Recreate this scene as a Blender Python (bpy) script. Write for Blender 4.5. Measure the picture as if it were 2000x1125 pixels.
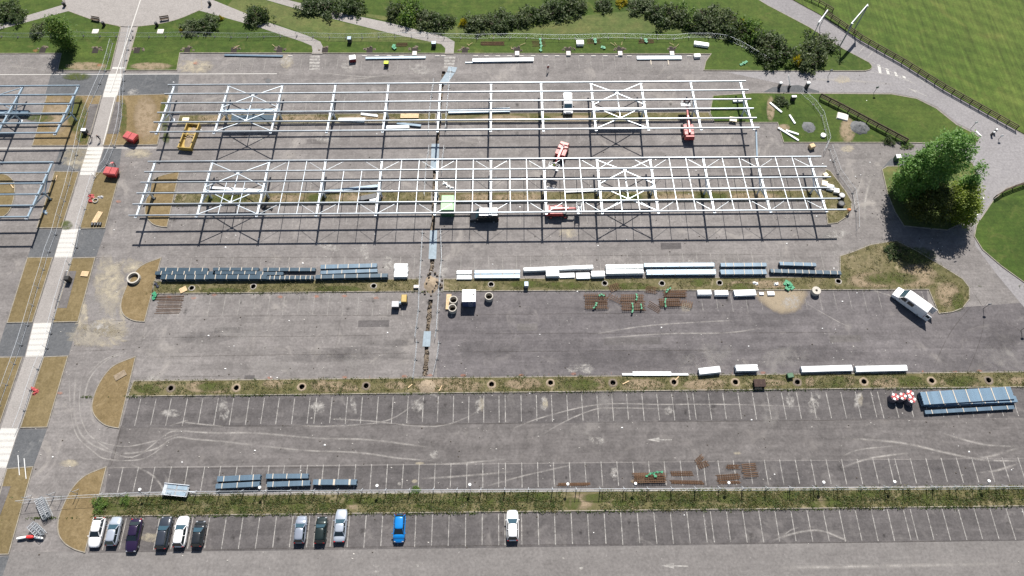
import bpy, bmesh, math, random
from mathutils import Vector, Matrix
from mathutils.geometry import tessellate_polygon
R = math.radians
rnd = random.Random(7)
sc = bpy.context.scene
for o in list(bpy.data.objects): bpy.data.objects.remove(o)
COL = sc.collection

# ------------------------------------------------------------------ camera, sky, sun, exposure
CAM_H, FPX = 111.87, 1392.5
PITCH, YAW, ROLL = R(63.786), R(-1.048), R(0.419)
def _axes():
    fw = Vector((0, math.cos(PITCH), -math.sin(PITCH))); up = Vector((0, math.sin(PITCH), math.cos(PITCH))); rt = Vector((1, 0, 0))
    c, s = math.cos(ROLL), math.sin(ROLL)
    rt, up = rt*c + up*s, up*c - rt*s
    m = Matrix.Rotation(YAW, 3, 'Z')
    return m @ rt, m @ up, m @ fw
RT, UP, FW = _axes()
cd = bpy.data.cameras.new('camera'); cam = bpy.data.objects.new('camera', cd); COL.objects.link(cam)
cd.sensor_width = 36; cd.lens = 36*FPX/2000; cd.clip_start = 1; cd.clip_end = 3000
m3 = Matrix((RT, UP, -FW)).transposed()
cam.matrix_world = Matrix.Translation((0, 0, CAM_H)) @ m3.to_4x4()
sc.camera = cam
SUNV = Vector((0.156, 0.80, 1.0)).normalized()
w = bpy.data.worlds.new("World"); sc.world = w; w.use_nodes = True
nt = w.node_tree; bg = nt.nodes['Background']
sky = nt.nodes.new('ShaderNodeTexSky'); sky.sky_type = 'NISHITA'; sky.sun_disc = False
sky.sun_elevation = math.asin(SUNV.z); sky.sun_rotation = math.atan2(SUNV.x, SUNV.y)
nt.links.new(sky.outputs[0], bg.inputs[0]); bg.inputs[1].default_value = 0.05
sl = bpy.data.lights.new('sun', 'SUN'); sl.energy = 4.6; sl.angle = R(0.5); sl.color = (1, 0.95, 0.88)
so = bpy.data.objects.new('sun', sl); COL.objects.link(so); so.rotation_euler = (-SUNV).to_track_quat('-Z', 'Y').to_euler(); so.location = (0, 60, 90)
vs = sc.view_settings; vs.view_transform = 'Standard'; vs.look = 'None'; vs.gamma = 1; vs.use_curve_mapping = False; vs.exposure = 0.95

def G(x, y, z=0.0):
    """survey: where the sight line of a photo point meets the level z"""
    d = FW + RT*((x-1000)/FPX) - UP*((y-562.5)/FPX)
    t = (z-CAM_H)/d.z
    return Vector((d.x*t, d.y*t, z))
def GP(pts, z=0.0): return [G(x, y, z) for x, y in pts]

# ------------------------------------------------------------------ materials
MATS = {}
def lin(c):
    if isinstance(c, str):
        c = [int(c[i:i+2], 16)/255 for i in (0, 2, 4)]
        return tuple(v/12.92 if v <= .04045 else ((v+.055)/1.055)**2.4 for v in c)
    return c
def newmat(name):
    m = bpy.data.materials.new(name); m.use_nodes = True; MATS[name] = m
    return m, m.node_tree, m.node_tree.nodes['Principled BSDF']
def N(nt, t, **k):
    n = nt.nodes.new(t)
    for a, b in k.items(): setattr(n, a, b)
    return n
def noise(nt, vec, scale, detail=4, rough=.6, dist=0):
    n = N(nt, 'ShaderNodeTexNoise'); n.inputs['Scale'].default_value = scale; n.inputs['Detail'].default_value = detail
    n.inputs['Roughness'].default_value = rough; n.inputs['Distortion'].default_value = dist
    nt.links.new(vec, n.inputs['Vector']); return n.outputs['Fac']
def ramp(nt, fac, stops):
    r = N(nt, 'ShaderNodeValToRGB'); e = r.color_ramp.elements
    while len(e) < len(stops): e.new(.5)
    for i, (p, c) in enumerate(stops):
        e[i].position = p
        c = (c, c, c) if isinstance(c, (int, float)) else lin(c)
        e[i].color = (*c, 1)
    nt.links.new(fac, r.inputs[0]); return r.outputs[0]
def mixc(nt, fac, a, b, mode='MIX'):
    n = N(nt, 'ShaderNodeMix', data_type='RGBA', blend_type=mode)
    for s, v in ((0, fac), (6, a), (7, b)):
        if hasattr(v, 'links'): nt.links.new(v, n.inputs[s])
        elif s == 0: n.inputs[0].default_value = v
        else: n.inputs[s].default_value = (*lin(v), 1) if len(v) != 4 else v
    return n.outputs[2]
def simple(name, col, rough=.55, metal=0., var=.18, scale=3., coat=0., spec=.5):
    m, t, b = newmat(name)
    tc = N(t, 'ShaderNodeTexCoord'); c = lin(col)
    if var:
        f = noise(t, tc.outputs['Object'], scale, 5, .65)
        lo = tuple(v*(1-var) for v in c); hi = tuple(min(1, v*(1+var)) for v in c)
        o = ramp(t, f, [(.3, lo), (.7, hi)]); t.links.new(o, b.inputs['Base Color'])
    else: b.inputs['Base Color'].default_value = (*c, 1)
    b.inputs['Roughness'].default_value = rough; b.inputs['Metallic'].default_value = metal
    b.inputs['Coat Weight'].default_value = coat; b.inputs['Specular IOR Level'].default_value = spec
    return m
def ground_mat(name, dark, mid, light, big=.05, grain=3., bump=.02, stripe=None, rough=.92, pale=None, streak=0.):
    """three-tone ground: broad patches, fine mottling, grain"""
    m, t, b = newmat(name)
    tc = N(t, 'ShaderNodeTexCoord'); v = tc.outputs['Object']
    f1 = noise(t, v, big, 5, .62, .6); f2 = noise(t, v, big*9, 6, .7, .3); f3 = noise(t, v, grain, 3, .7)
    c = ramp(t, f1, [(.32, dark), (.5, mid), (.68, light)])
    c2 = ramp(t, f2, [(.3, dark), (.5, mid), (.72, light)])
    c = mixc(t, .55, c, c2)
    g = ramp(t, f3, [(.3, .72), (.55, 1.0), (.75, 1.22)])
    c = mixc(t, .8, c, g, 'MULTIPLY')
    if streak:
        sm = N(t, 'ShaderNodeMapping'); sm.inputs['Scale'].default_value = (.05, .9, 1); t.links.new(v, sm.inputs['Vector'])
        k = ramp(t, noise(t, sm.outputs[0], .8, 6, .72, .3), [(.3, 1-streak), (.5, 1.), (.7, 1+streak)])
        c = mixc(t, 1., c, k, 'MULTIPLY')
        k = ramp(t, noise(t, v, .55, 7, .75, .8), [(.32, 1-streak*.9), (.5, 1.), (.68, 1+streak*.9)])
        c = mixc(t, 1., c, k, 'MULTIPLY')
        fs = noise(t, v, 1.7, 2, .5); k = ramp(t, fs, [(.70, 0.), (.80, .55)]); c = mixc(t, k, c, tuple(min(.5, q*1.9) for q in light))
    if pale:
        f4 = noise(t, v, big*3.3, 7, .68, 1.2)
        k = ramp(t, f4, [(.56, 0.0), (.74, pale[1])])
        c = mixc(t, k, c, pale[0])
    if stripe:
        mp = N(t, 'ShaderNodeMapping'); mp.inputs['Rotation'].default_value[2] = stripe[0]; t.links.new(v, mp.inputs['Vector'])
        wv = N(t, 'ShaderNodeTexWave'); wv.inputs['Scale'].default_value = stripe[1]; wv.inputs['Distortion'].default_value = 1.6; wv.inputs['Detail'].default_value = 3; wv.inputs['Detail Scale'].default_value = .7
        t.links.new(mp.outputs[0], wv.inputs['Vector'])
        sx = N(t, 'ShaderNodeMapping'); sx.inputs['Rotation'].default_value[2] = stripe[0]; sx.inputs['Scale'].default_value = (1.0, .06, 1); t.links.new(v, sx.inputs['Vector'])
        fs = noise(t, sx.outputs[0], 1.1, 5, .75)
        k = ramp(t, wv.outputs['Fac'], [(.2, .90), (.8, 1.08)])
        k2 = ramp(t, fs, [(.3, .62), (.7, 1.38)])
        c = mixc(t, 1., c, k, 'MULTIPLY'); c = mixc(t, 1., c, k2, 'MULTIPLY')
    t.links.new(c, b.inputs['Base Color']); b.inputs['Roughness'].default_value = rough; b.inputs['Specular IOR Level'].default_value = .25
    if bump:
        bp = N(t, 'ShaderNodeBump'); bp.inputs['Strength'].default_value = .6; bp.inputs['Distance'].default_value = bump
        t.links.new(noise(t, v, grain*1.5, 4, .7), bp.inputs['Height']); t.links.new(bp.outputs[0], b.inputs['Normal'])
    return m
def fade_mat(name, col, amount=.8, scale=1.2, lo=.35, hi=.65, col2=None):
    """a stain or worn paint: colour with a ragged, see-through edge"""
    m, t, b = newmat(name)
    tc = N(t, 'ShaderNodeTexCoord'); at = N(t, 'ShaderNodeAttribute', attribute_name='fade')
    f = noise(t, tc.outputs['Object'], scale, 6, .72, .4); f2 = noise(t, tc.outputs['Object'], scale*6, 3, .7)
    k = ramp(t, f, [(lo, 0.), (hi, 1.)]); k2 = ramp(t, f2, [(.2, .45), (.6, 1.)])
    mu = N(t, 'ShaderNodeMath', operation='MULTIPLY'); t.links.new(at.outputs['Fac'], mu.inputs[0]); t.links.new(k, mu.inputs[1])
    mv = N(t, 'ShaderNodeMath', operation='MULTIPLY'); t.links.new(mu.outputs[0], mv.inputs[0]); t.links.new(k2, mv.inputs[1])
    ms = N(t, 'ShaderNodeMath', operation='MULTIPLY'); t.links.new(mv.outputs[0], ms.inputs[0]); ms.inputs[1].default_value = amount
    ms.use_clamp = True
    t.links.new(ms.outputs[0], b.inputs['Alpha'])
    if col2: t.links.new(ramp(t, f2, [(.3, col), (.7, col2)]), b.inputs['Base Color'])
    else: b.inputs['Base Color'].default_value = (*lin(col), 1)
    b.inputs['Roughness'].default_value = .95; b.inputs['Specular IOR Level'].default_value = .15
    return m
def leaf_mat(name, a, b_, c):
    m, t, b = newmat(name)
    tc = N(t, 'ShaderNodeTexCoord'); gi = N(t, 'ShaderNodeNewGeometry')
    f = noise(t, tc.outputs['Object'], .9, 3, .6)
    mu = N(t, 'ShaderNodeMath', operation='ADD'); t.links.new(f, mu.inputs[0])
    mr = N(t, 'ShaderNodeMath', operation='MULTIPLY_ADD'); t.links.new(gi.outputs['Random Per Island'], mr.inputs[0]); mr.inputs[1].default_value = .5; mr.inputs[2].default_value = -.25
    t.links.new(mr.outputs[0], mu.inputs[1])
    t.links.new(ramp(t, mu.outputs[0], [(.2, a), (.5, b_), (.8, c)]), b.inputs['Base Color'])
    b.inputs['Roughness'].default_value = .55; b.inputs['Specular IOR Level'].default_value = .35
    src = b.inputs['Base Color'].links[0].from_socket
    tr = N(t, 'ShaderNodeBsdfTranslucent'); t.links.new(mixc(t, 1., src, (1.15, 1.2, .75), 'MULTIPLY'), tr.inputs[0])
    ms = N(t, 'ShaderNodeMixShader'); ms.inputs[0].default_value = .48
    t.links.new(b.outputs[0], ms.inputs[1]); t.links.new(tr.outputs[0], ms.inputs[2]); t.links.new(ms.outputs[0], t.nodes['Material Output'].inputs[0])
    return m

ASPH = ground_mat('old_asphalt', (.112,.104,.101), (.156,.145,.141), (.205,.192,.186), .045, 2.6, .015, pale=((.28,.26,.24), .75), streak=.16)
ASPH_MID = ground_mat('purple_grey_asphalt', (.072,.067,.070), (.103,.095,.098), (.140,.130,.131), .05, 2.8, .015, pale=((.21,.195,.185), .6), streak=.20)
ASPH_BAY = ground_mat('dark_bay_asphalt', (.060,.056,.057), (.084,.078,.078), (.114,.106,.105), .07, 3.2, .015, pale=((.18,.168,.16), .6), streak=.20)
ASPH_LANE = ground_mat('worn_lane_asphalt', (.080,.074,.073), (.108,.100,.098), (.142,.132,.129), .06, 2.4, .015, pale=((.19,.175,.165), .55), streak=.20)
ASPH_FRONT = ground_mat('front_lane_asphalt', (.120,.112,.109), (.148,.139,.135), (.176,.166,.161), .04, 2.4, .012, pale=((.19,.178,.168), .4), streak=.09)
ASPH_ROAD = ground_mat('lilac_road_asphalt', (.175,.167,.172), (.205,.197,.202), (.235,.226,.230), .03, 2.2, .01)
ASPH_PATCH = ground_mat('blue_black_asphalt', (.062,.066,.072), (.088,.092,.098), (.120,.122,.126), .12, 3.2, .01, pale=((.18,.18,.18), .5))
PATHM = ground_mat('pale_path_asphalt', (.215,.200,.190), (.250,.234,.223), (.285,.268,.255), .05, 4.0, .01)
GRASS = ground_mat('lawn_grass', (.024,.047,.006), (.040,.069,.010), (.070,.092,.018), .06, 2.5, .06, pale=((.115,.115,.035), .6), streak=.2)
GRASS_DRY = ground_mat('meadow_grass', (.042,.068,.016), (.070,.092,.026), (.118,.115,.042), .05, 2.2, .06, pale=((.17,.145,.06), .6), streak=.14)
FIELD = ground_mat('mown_field_grass', (.034,.064,.009), (.056,.088,.014), (.090,.112,.025), .035, 2.4, .05, stripe=(R(-62), .11), pale=((.13,.13,.035), .5))
STRIPM = ground_mat('weedy_strip_soil', (.048,.056,.018), (.100,.090,.040), (.180,.148,.092), .11, 3.0, .05, pale=((.32,.26,.18), .75))
STRAW = ground_mat('dry_straw_grass', (.105,.076,.034), (.160,.118,.060), (.215,.165,.092), .12, 3.5, .04, pale=((.27,.21,.125), .6))
OLIVE = ground_mat('dry_olive_grass', (.090,.068,.031), (.138,.106,.052), (.190,.148,.081), .12, 3.5, .04, pale=((.22,.175,.10), .6))
SANDY = ground_mat('bare_sandy_soil', (.19,.15,.105), (.25,.20,.145), (.31,.255,.19), .15, 3.0, .03)
EARTH = ground_mat('dug_brown_earth', (.10,.080,.062), (.155,.128,.10), (.22,.185,.15), .5, 3.0, .08)
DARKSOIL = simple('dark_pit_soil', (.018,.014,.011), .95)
KERB = simple('concrete_kerb', (.215,.195,.16), .9, var=.3, scale=1.5)
CONC = simple('pale_concrete', (.55,.52,.48), .85, var=.15, scale=2)
PAINT = fade_mat('road_paint', (.50,.49,.465), 1.0, 1.6, .12, .36)
PAINT_WORN = fade_mat('worn_road_paint', (.46,.445,.42), .75, 1.3, .30, .60)
PAINT_BASE = fade_mat('bleached_crossing', (.43,.42,.40), 1.0, 1.0, .05, .25)
STAIN = fade_mat('cement_stain', (.44,.425,.40), .9, 1.1, .42, .64, (.31,.295,.28))
STAIN_S = fade_mat('faint_cement_haze', (.34,.325,.31), .55, .6, .40, .72, (.26,.245,.235))
STAIN_Y = fade_mat('sand_stain', (.50,.445,.33), .8, .6, .34, .66, (.40,.355,.27))
STAIN_D = fade_mat('dark_patch', (.070,.066,.068), .45, .22, .30, .75)
TRACK = fade_mat('tyre_dust', (.38,.36,.34), .85, .45, .32, .62)
SEAM = fade_mat('tar_seam', (.050,.042,.034), .55, .8, .30, .6)
RUSTY_MARK = fade_mat('orange_survey_paint', (.42,.17,.10), .5, 2.5, .32, .6)
CANOPY = simple('galvanised_canopy_steel', (.54,.60,.65), .46, .3, .16, .8)
PURLIN = simple('galvanised_purlin_steel', (.29,.325,.36), .48, .45, .18, .6)  # greyer copy of the canopy steel: shaded purlin sides mixed into the colour
WHITE = simple('white_coated_steel', (.64,.67,.68), .5, 0, .04)
GALV = simple('galvanised_steel', (.62,.66,.70), .45, .25, .08)
GALV_D = simple('dull_galvanised_tube', (.33,.36,.39), .5, .4, .15)
PALEBLUE = simple('pale_blue_coated_steel', (.24,.315,.38), .45, .2, .12, 1.2)
MIDBLUE = simple('slate_blue_coated_steel', (.085,.135,.185), .45, .2, .18, .9)
DARKBLUE = simple('dark_blue_coated_steel', (.030,.058,.085), .45, .25, .2, .8)
STRAPM = simple('pale_timber_batten', (.44,.39,.32), .8, 0, .15)
TIMBER = simple('raw_timber', (.50,.37,.22), .85, 0, .2)
WOOD_D = simple('weathered_fence_timber', (.085,.062,.043), .9, 0, .3)
RUST = simple('rusty_reinforcing_bar', (.125,.070,.038), .8, .3, .45, 2.5)
GREENW = simple('green_sling', (.02,.19,.09), .6, 0, .2)
RED = simple('red_machine_paint', (.36,.026,.026), .45, 0, .12, coat=.3)
REDW = simple('faded_red_plastic', (.36,.065,.065), .5, 0, .2)
BLACK = simple('black_rubber', (.018,.018,.018), .75, 0, .2)
DARKG = simple('dark_grey_metal', (.06,.062,.066), .5, .4, .2)
GREYM = simple('mid_grey_metal', (.28,.30,.32), .5, .4, .15)
YELLOW = simple('yellow_skip_paint', (.33,.23,.055), .55, 0, .2)
GREENP = simple('green_container_paint', (.25,.44,.24), .55, 0, .15)
GREENDK = simple('dark_green_container_paint', (.035,.10,.05), .55, 0, .15)
GLASS = simple('dark_window_glass', (.012,.018,.020), .06, 0, 0, spec=.8)
GLASSB = simple('bluish_window_glass', (.025,.055,.075), .08, 0, 0, spec=.8)
LAMPW = simple('clear_lamp_lens', (.28,.30,.33), .12, 0, 0)
LAMPR = simple('red_lamp_lens', (.38,.012,.012), .2, 0, 0)
SKIN = simple('skin', (.46,.29,.21), .6, 0, 0)
ORANGE = simple('orange_workwear', (.80,.20,.05), .7, 0, .1)
LIME = simple('lime_safety_vest', (.62,.78,.05), .7, 0, .1)
NAVY = simple('navy_cloth', (.022,.025,.045), .85, 0, .1)
DKRED = simple('dark_red_cloth', (.16,.018,.022), .85, 0, .1)
PINKC = simple('pinkish_red_cloth', (.50,.13,.13), .85, 0, .1)
GREYC = simple('light_grey_cloth', (.42,.42,.43), .85, 0, .1)
WHITEP = simple('white_plastic', (.82,.82,.80), .5, 0, .03)
CREAM = simple('cream_board', (.70,.62,.46), .7, 0, .1)
BARK = simple('tree_bark', (.085,.065,.048), .9, 0, .3)
LEAF_POP = leaf_mat('poplar_leaves', (.075,.170,.036), (.125,.250,.058), (.215,.340,.105))
LEAF_YEL = leaf_mat('yellow_green_leaves', (.125,.180,.020), (.190,.250,.034), (.290,.335,.065))
LEAF_OLV = leaf_mat('dark_olive_leaves', (0.042, 0.058, 0.014), (0.072, 0.094, 0.022), (0.126, 0.142, 0.036))
LEAF_SHR = leaf_mat('shrub_leaves', (.020,.042,.010), (.044,.076,.019), (.100,.132,.046))
LEAF_SIL = leaf_mat('grey_green_shrub_leaves', (.036,.060,.020), (.078,.108,.042), (.160,.190,.092))
LEAF_GRN = leaf_mat('bright_shrub_leaves', (0.054, 0.114, 0.022), (0.102, 0.18, 0.034), (0.198, 0.258, 0.062))
FLOWER = leaf_mat('yellow_broom_flowers', (0.208, 0.184, 0.01), (0.368, 0.304, 0.01), (0.48, 0.4, 0.016))
WEED = leaf_mat('roadside_weeds', (.055,.064,.018), (.100,.100,.032), (.180,.158,.068))
WEEDG = leaf_mat('green_weeds', (.036,.066,.012), (.066,.100,.022), (.115,.140,.040))
WIRE = simple('fence_wire', (.40,.43,.45), .5, .5, .1)
GRAVEL = ground_mat('dark_gravel', (.06,.066,.075), (.12,.125,.13), (.22,.22,.22), .6, 3.5, .05)

# ------------------------------------------------------------------ mesh helpers
class MB:
    def __init__(s): s.v = []; s.f = []; s.mi = []; s.cur = 0; s.fade = []
    def face(s, idx): s.f.append(idx); s.mi.append(s.cur)
    def add(s, vs, fs):
        b = len(s.v); s.v += [tuple(v) for v in vs]
        for f in fs: s.face([b+i for i in f])
    def box(s, c, d, rz=0., rx=0., ry=0.):
        mt = Matrix.Rotation(rz, 3, 'Z') @ Matrix.Rotation(ry, 3, 'Y') @ Matrix.Rotation(rx, 3, 'X')
        c = Vector(c); vs = [c + mt @ Vector((x*d[0]/2, y*d[1]/2, z*d[2]/2)) for z in (-1, 1) for y in (-1, 1) for x in (-1, 1)]
        s.add(vs, [(0, 2, 3, 1), (4, 5, 7, 6), (0, 1, 5, 4), (2, 6, 7, 3), (0, 4, 6, 2), (1, 3, 7, 5)]); return s
    def taper(s, c, d0, d1, h, off=(0, 0)):
        x, y, z = c
        vs = [(x+i*d0[0]/2, y+j*d0[1]/2, z) for j in (-1, 1) for i in (-1, 1)] + [(x+off[0]+i*d1[0]/2, y+off[1]+j*d1[1]/2, z+h) for j in (-1, 1) for i in (-1, 1)]
        s.add(vs, [(0, 2, 3, 1), (4, 5, 7, 6), (0, 1, 5, 4), (2, 6, 7, 3), (0, 4, 6, 2), (1, 3, 7, 5)]); return s
    def bar(s, p, q, w, h, up=(0, 0, 1)):
        p, q = Vector(p), Vector(q); d = (q-p).normalized(); u = Vector(up)
        x = d.cross(u)
        if x.length < 1e-4: x = d.cross(Vector((1, 0, 0)))
        x.normalize(); u = x.cross(d)
        vs = [a + x*(i*w/2) + u*(j*h/2) for a in (p, q) for j in (-1, 1) for i in (-1, 1)]
        s.add(vs, [(0, 1, 3, 2), (4, 6, 7, 5), (0, 4, 5, 1), (2, 3, 7, 6), (0, 2, 6, 4), (1, 5, 7, 3)]); return s
    def cyl(s, p, q, r, n=10, r2=None, caps=True):
        p, q = Vector(p), Vector(q); d = (q-p).normalized(); r2 = r if r2 is None else r2
        x = d.cross(Vector((0, 0, 1)))
        if x.length < 1e-4: x = Vector((1, 0, 0))
        x.normalize(); y = d.cross(x)
        vs = []
        for a, rr in ((p, r), (q, r2)): vs += [a + (x*math.cos(2*math.pi*i/n) + y*math.sin(2*math.pi*i/n))*rr for i in range(n)]
        fs = [(i, (i+1) % n, n+(i+1) % n, n+i) for i in range(n)]
        if caps: fs += [tuple(range(n-1, -1, -1)), tuple(range(n, 2*n))]
        s.add(vs, fs); return s
    def tube(s, pts, r, n=6):
        for a, b in zip(pts, pts[1:]): s.cyl(a, b, r, n)
        return s
    def poly(s, rings, z):
        vv = [[Vector((p[0], p[1], 0)) for p in r] for r in rings]
        flat = [p for r in vv for p in r]
        tris = tessellate_polygon(vv); out = []
        for t in tris:
            a, b, c = (flat[i] for i in t)
            if (b-a).cross(c-a).z < 0: t = (t[0], t[2], t[1])
            out.append(t)
        s.add([(p.x, p.y, z) for p in flat], out); return s
    def skirt(s, ring, z0, z1):
        n = len(ring); vs = [(p[0], p[1], z0) for p in ring] + [(p[0], p[1], z1) for p in ring]
        s.add(vs, [(i, (i+1) % n, n+(i+1) % n, n+i) for i in range(n)]); return s
    def prism(s, prof, x0, x1):
        """side profile (y,z) carried across x"""
        n = len(prof); vs = [(x0, y, z) for y, z in prof] + [(x1, y, z) for y, z in prof]
        fs = [(i, (i+1) % n, n+(i+1) % n, n+i) for i in range(n)] + [tuple(range(n-1, -1, -1)), tuple(range(n, 2*n))]
        s.add(vs, fs); return s
    def build(s, name, mats, parent=None, smooth=False, fix=True):
        me = bpy.data.meshes.new(name); me.from_pydata([tuple(v) for v in s.v], [], s.f); 
        if not isinstance(mats, (list, tuple)): mats = [mats]
        for m in mats: me.materials.append(m)
        if len(mats) > 1: me.polygons.foreach_set('material_index', s.mi)
        if s.fade:
            at = me.attributes.new('fade', 'FLOAT', 'POINT'); at.data.foreach_set('value', s.fade)
        if fix and not s.fade:
            bm = bmesh.new(); bm.from_mesh(me); bmesh.ops.recalc_face_normals(bm, faces=bm.faces); bm.to_mesh(me); bm.free()
        if smooth: me.polygons.foreach_set('use_smooth', [True]*len(me.polygons))
        me.update()
        o = bpy.data.objects.new(name, me); COL.objects.link(o)
        if parent: o.parent = parent
        return o
def link_mesh(name, me, parent=None, loc=(0, 0, 0), rz=0., scale=None):
    o = bpy.data.objects.new(name, me); COL.objects.link(o); o.location = loc; o.rotation_euler[2] = rz
    if scale: o.scale = scale
    if parent: o.parent = parent
    return o
def tag(o, label, cat, group=None):
    o['label'] = label; o['category'] = cat
    if group: o['group'] = group
    return o
def thing(name, label, cat, loc=(0, 0, 0), rz=0., group=None):
    o = bpy.data.objects.new(name, None); COL.objects.link(o); o.location = loc; o.rotation_euler[2] = rz; o.empty_display_size = .3
    return tag(o, label, cat, group)
def struct(o): o['kind'] = 'structure'; return o
def stuff(o): o['kind'] = 'stuff'; return o
def copy_tree(o, parent=None):
    c = o.copy(); COL.objects.link(c); c.parent = parent
    for ch in list(o.children): copy_tree(ch, c)
    return c
ORD = 'first second third fourth fifth sixth seventh eighth ninth tenth eleventh twelfth thirteenth fourteenth fifteenth sixteenth seventeenth eighteenth nineteenth twentieth'.split()
TENS = ['', '', 'twenty', 'thirty', 'forty', 'fifty', 'sixty']
def ordn(i):
    if i < 20: return ORD[i]
    i += 1
    return TENS[i//10] + '-' + ORD[i % 10-1] if i % 10 else TENS[i//10][:-1] + 'ieth'
def offset_ring(ring, d):
    """ring moved inwards by d, mitred (ring given as 2-D points)"""
    P = [Vector((p[0], p[1])) for p in ring]; n = len(P)
    area = sum(P[i].x*P[(i+1) % n].y - P[(i+1) % n].x*P[i].y for i in range(n)); sg = 1 if area > 0 else -1
    out = []
    for i in range(n):
        a = (P[i]-P[i-1]).normalized(); b = (P[(i+1) % n]-P[i]).normalized()
        na = Vector((-a.y, a.x))*sg; nb = Vector((-b.y, b.x))*sg
        mm = (na+nb); k = mm.length
        mm = mm/k if k > 1e-5 else na
        out.append(P[i] + mm*(d/max(.45, mm.dot(na))))
    return out
def inside(p, ring):
    x, y = p[0], p[1]; r = False; n = len(ring)
    for i in range(n):
        a, b = ring[i], ring[i-1]
        if (a[1] > y) != (b[1] > y) and x < (b[0]-a[0])*(y-a[1])/(b[1]-a[1])+a[0]: r = not r
    return r
def smooth_line(pts, n=6):
    P = [Vector(p) for p in pts]; out = []
    for i in range(len(P)-1):
        p0, p1, p2, p3 = P[max(0, i-1)], P[i], P[i+1], P[min(len(P)-1, i+2)]
        for k in range(n):
            t = k/n
            out.append(.5*((2*p1)+(p2-p0)*t+(2*p0-5*p1+4*p2-p3)*t*t+(3*p1-p0-3*p2+p3)*t**3))
    out.append(P[-1]); return out

# ------------------------------------------------------------------ the ground
def circ(c, r, n=12, j=.0): return [(c[0]+r*(1+rnd.uniform(-j, j))*math.cos(2*math.pi*i/n), c[1]+r*(1+rnd.uniform(-j, j))*math.sin(2*math.pi*i/n)) for i in range(n)]
PITS3 = [(334,759),(462,758),(590,756),(715,754),(960,751),(1075,748),(1197,748),(1316,747),(1436,747),(1557,747),(1687,746),(1819,744),(1930,743)]
PITS2 = [(375,563),(495,560),(730,559),(959,556),(1181,554),(1293,554),(1405,553),(1637,550)]
HOLES = [circ(G(x, y), .42, 12, .08) for x, y in PITS3+PITS2]
TRX = [(867,139),(864,158),(860,200),(857,245),(853,290),(849,345),(848,400),(845,455),(844,510),(842,530)]
TRX2 = [(841,585),(838,620),(834,655),(833,690),(831,720),(829,735)]
def trench_ring(pts, w):
    c = smooth_line([G(x, y) for x, y in pts], 5); L = []; Rr = []
    for i, p in enumerate(c):
        d = (c[min(i+1, len(c)-1)]-c[max(0, i-1)]).normalized(); nrm = Vector((-d.y, d.x, 0))
        L.append(p+nrm*(w/2+rnd.uniform(-.12, .12))); Rr.append(p-nrm*(w/2+rnd.uniform(-.12, .12)))
    return [(p.x, p.y) for p in L+Rr[::-1]]
TR1, TR2 = trench_ring(TRX, .72), trench_ring(TRX2, .78)
big = [(-420, -160), (420, -160), (420, 420), (-420, 420)]
g = MB().poly([big, TR1, TR2]+HOLES, 0.0).build('parking_ground', ASPH, fix=False); struct(g)
for i, tr in enumerate((TR1, TR2)):
    mb = MB().skirt(tr, -.55, 0.0).poly([tr], -.55)
    rng = random.Random(i)
    for k in range(260):
        a = rng.choice(tr); b = rng.choice(tr)
        t = rng.random(); q = Vector((a[0]+(rng.random()-.5)*1.1, a[1]+(rng.random()-.5)*1.4, 0))
        if inside(q, tr): mb.taper((q.x, q.y, -.55), (rng.uniform(.3, .7), rng.uniform(.3, .7)), (.1, .1), rng.uniform(.1, .38))
    o = mb.build('cable_trench', EARTH); struct(o)

def sheet(name, pts, z, mat, px=True):
    ring = GP(pts) if px else pts
    return struct(MB().poly([[(p[0], p[1]) for p in ring]], z).build(name, mat, fix=False))
# world-Y of the long joints
YS = dict(a0=12.35, a1=17.15, l1=31.05, r1=24.45)
XR = 150
sheet('front_lane', [(-180, -60), (XR, -60), (XR, 12.35), (-180, 12.35)], .004, ASPH_FRONT, False)
sheet('parking_bays', [G(172,1080).xy, (XR, 12.35), (XR, 17.0), G(205,1005).xy], .0085, ASPH_BAY, False)
sheet('parking_bays', [G(205,962).xy, (XR, 20.2), (XR, 24.45), G(212,915).xy], .0085, ASPH_BAY, False)
sheet('traffic_lane', [G(210,912).xy, (XR, 24.45), (XR, 31.05), G(236,832).xy], .004, ASPH_LANE, False)
sheet('parking_bays', [G(236,836).xy, (XR, 31.05), (XR, 36.1), G(252,775).xy], .0085, ASPH_BAY, False)
sheet('traffic_lane', [G(266,738).xy, G(812,738).xy, G(818,575).xy, G(290,577).xy], .004, ASPH, False)
sheet('traffic_lane', [G(853,739).xy, (XR, 38.7), G(2400,560).xy, G(1880,600).xy, G(1815,612).xy, G(1810,566).xy, G(858,570).xy], .004, ASPH_MID, False)
sheet('access_road', [(1420,141),(1500,139),(1690,141),(1705,131),(1640,93),(1580,53),(1500,12),(1465,-8),(1100,-190),(700,-480),(1000,-480),(1200,-180),(1545,0),(1600,30),(1680,80),(1760,125),(1840,175),(1920,220),(2000,265),(2300,440),(2300,610),(2000,600),(1950,540),(1905,480),(1900,430),(1915,350),(1890,300),(1915,270),(1905,258),(1870,240),(1830,208),(1790,190),(1740,181),(1600,180)], .006, ASPH_ROAD)
for pts in ([(1490,180),(1510,170),(1560,166),(1600,178),(1600,181)], [(1722,330),(1740,310),(1775,300),(1780,322),(1735,324)],
            [(242,144),(350,145),(347,183),(230,186)], [(100,143),(213,143),(200,186),(88,186)],
            [(204,289),(238,289),(232,334),(189,336)], [(118,289),(170,288),(156,334),(104,334)],
            [(155,448),(207,447),(188,501),(141,502)], [(73,448),(121,448),(105,502),(54,502)],
            [(102,631),(153,631),(134,694),(85,696)], [(12,631),(64,632),(48,696),(-8,696)],
            [(38,838),(92,838),(66,910),(13,914)], [(-16,1088),(18,1086),(0,1140),(-40,1140)]):
    sheet('asphalt_repair', pts, .008, ASPH_PATCH)
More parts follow.
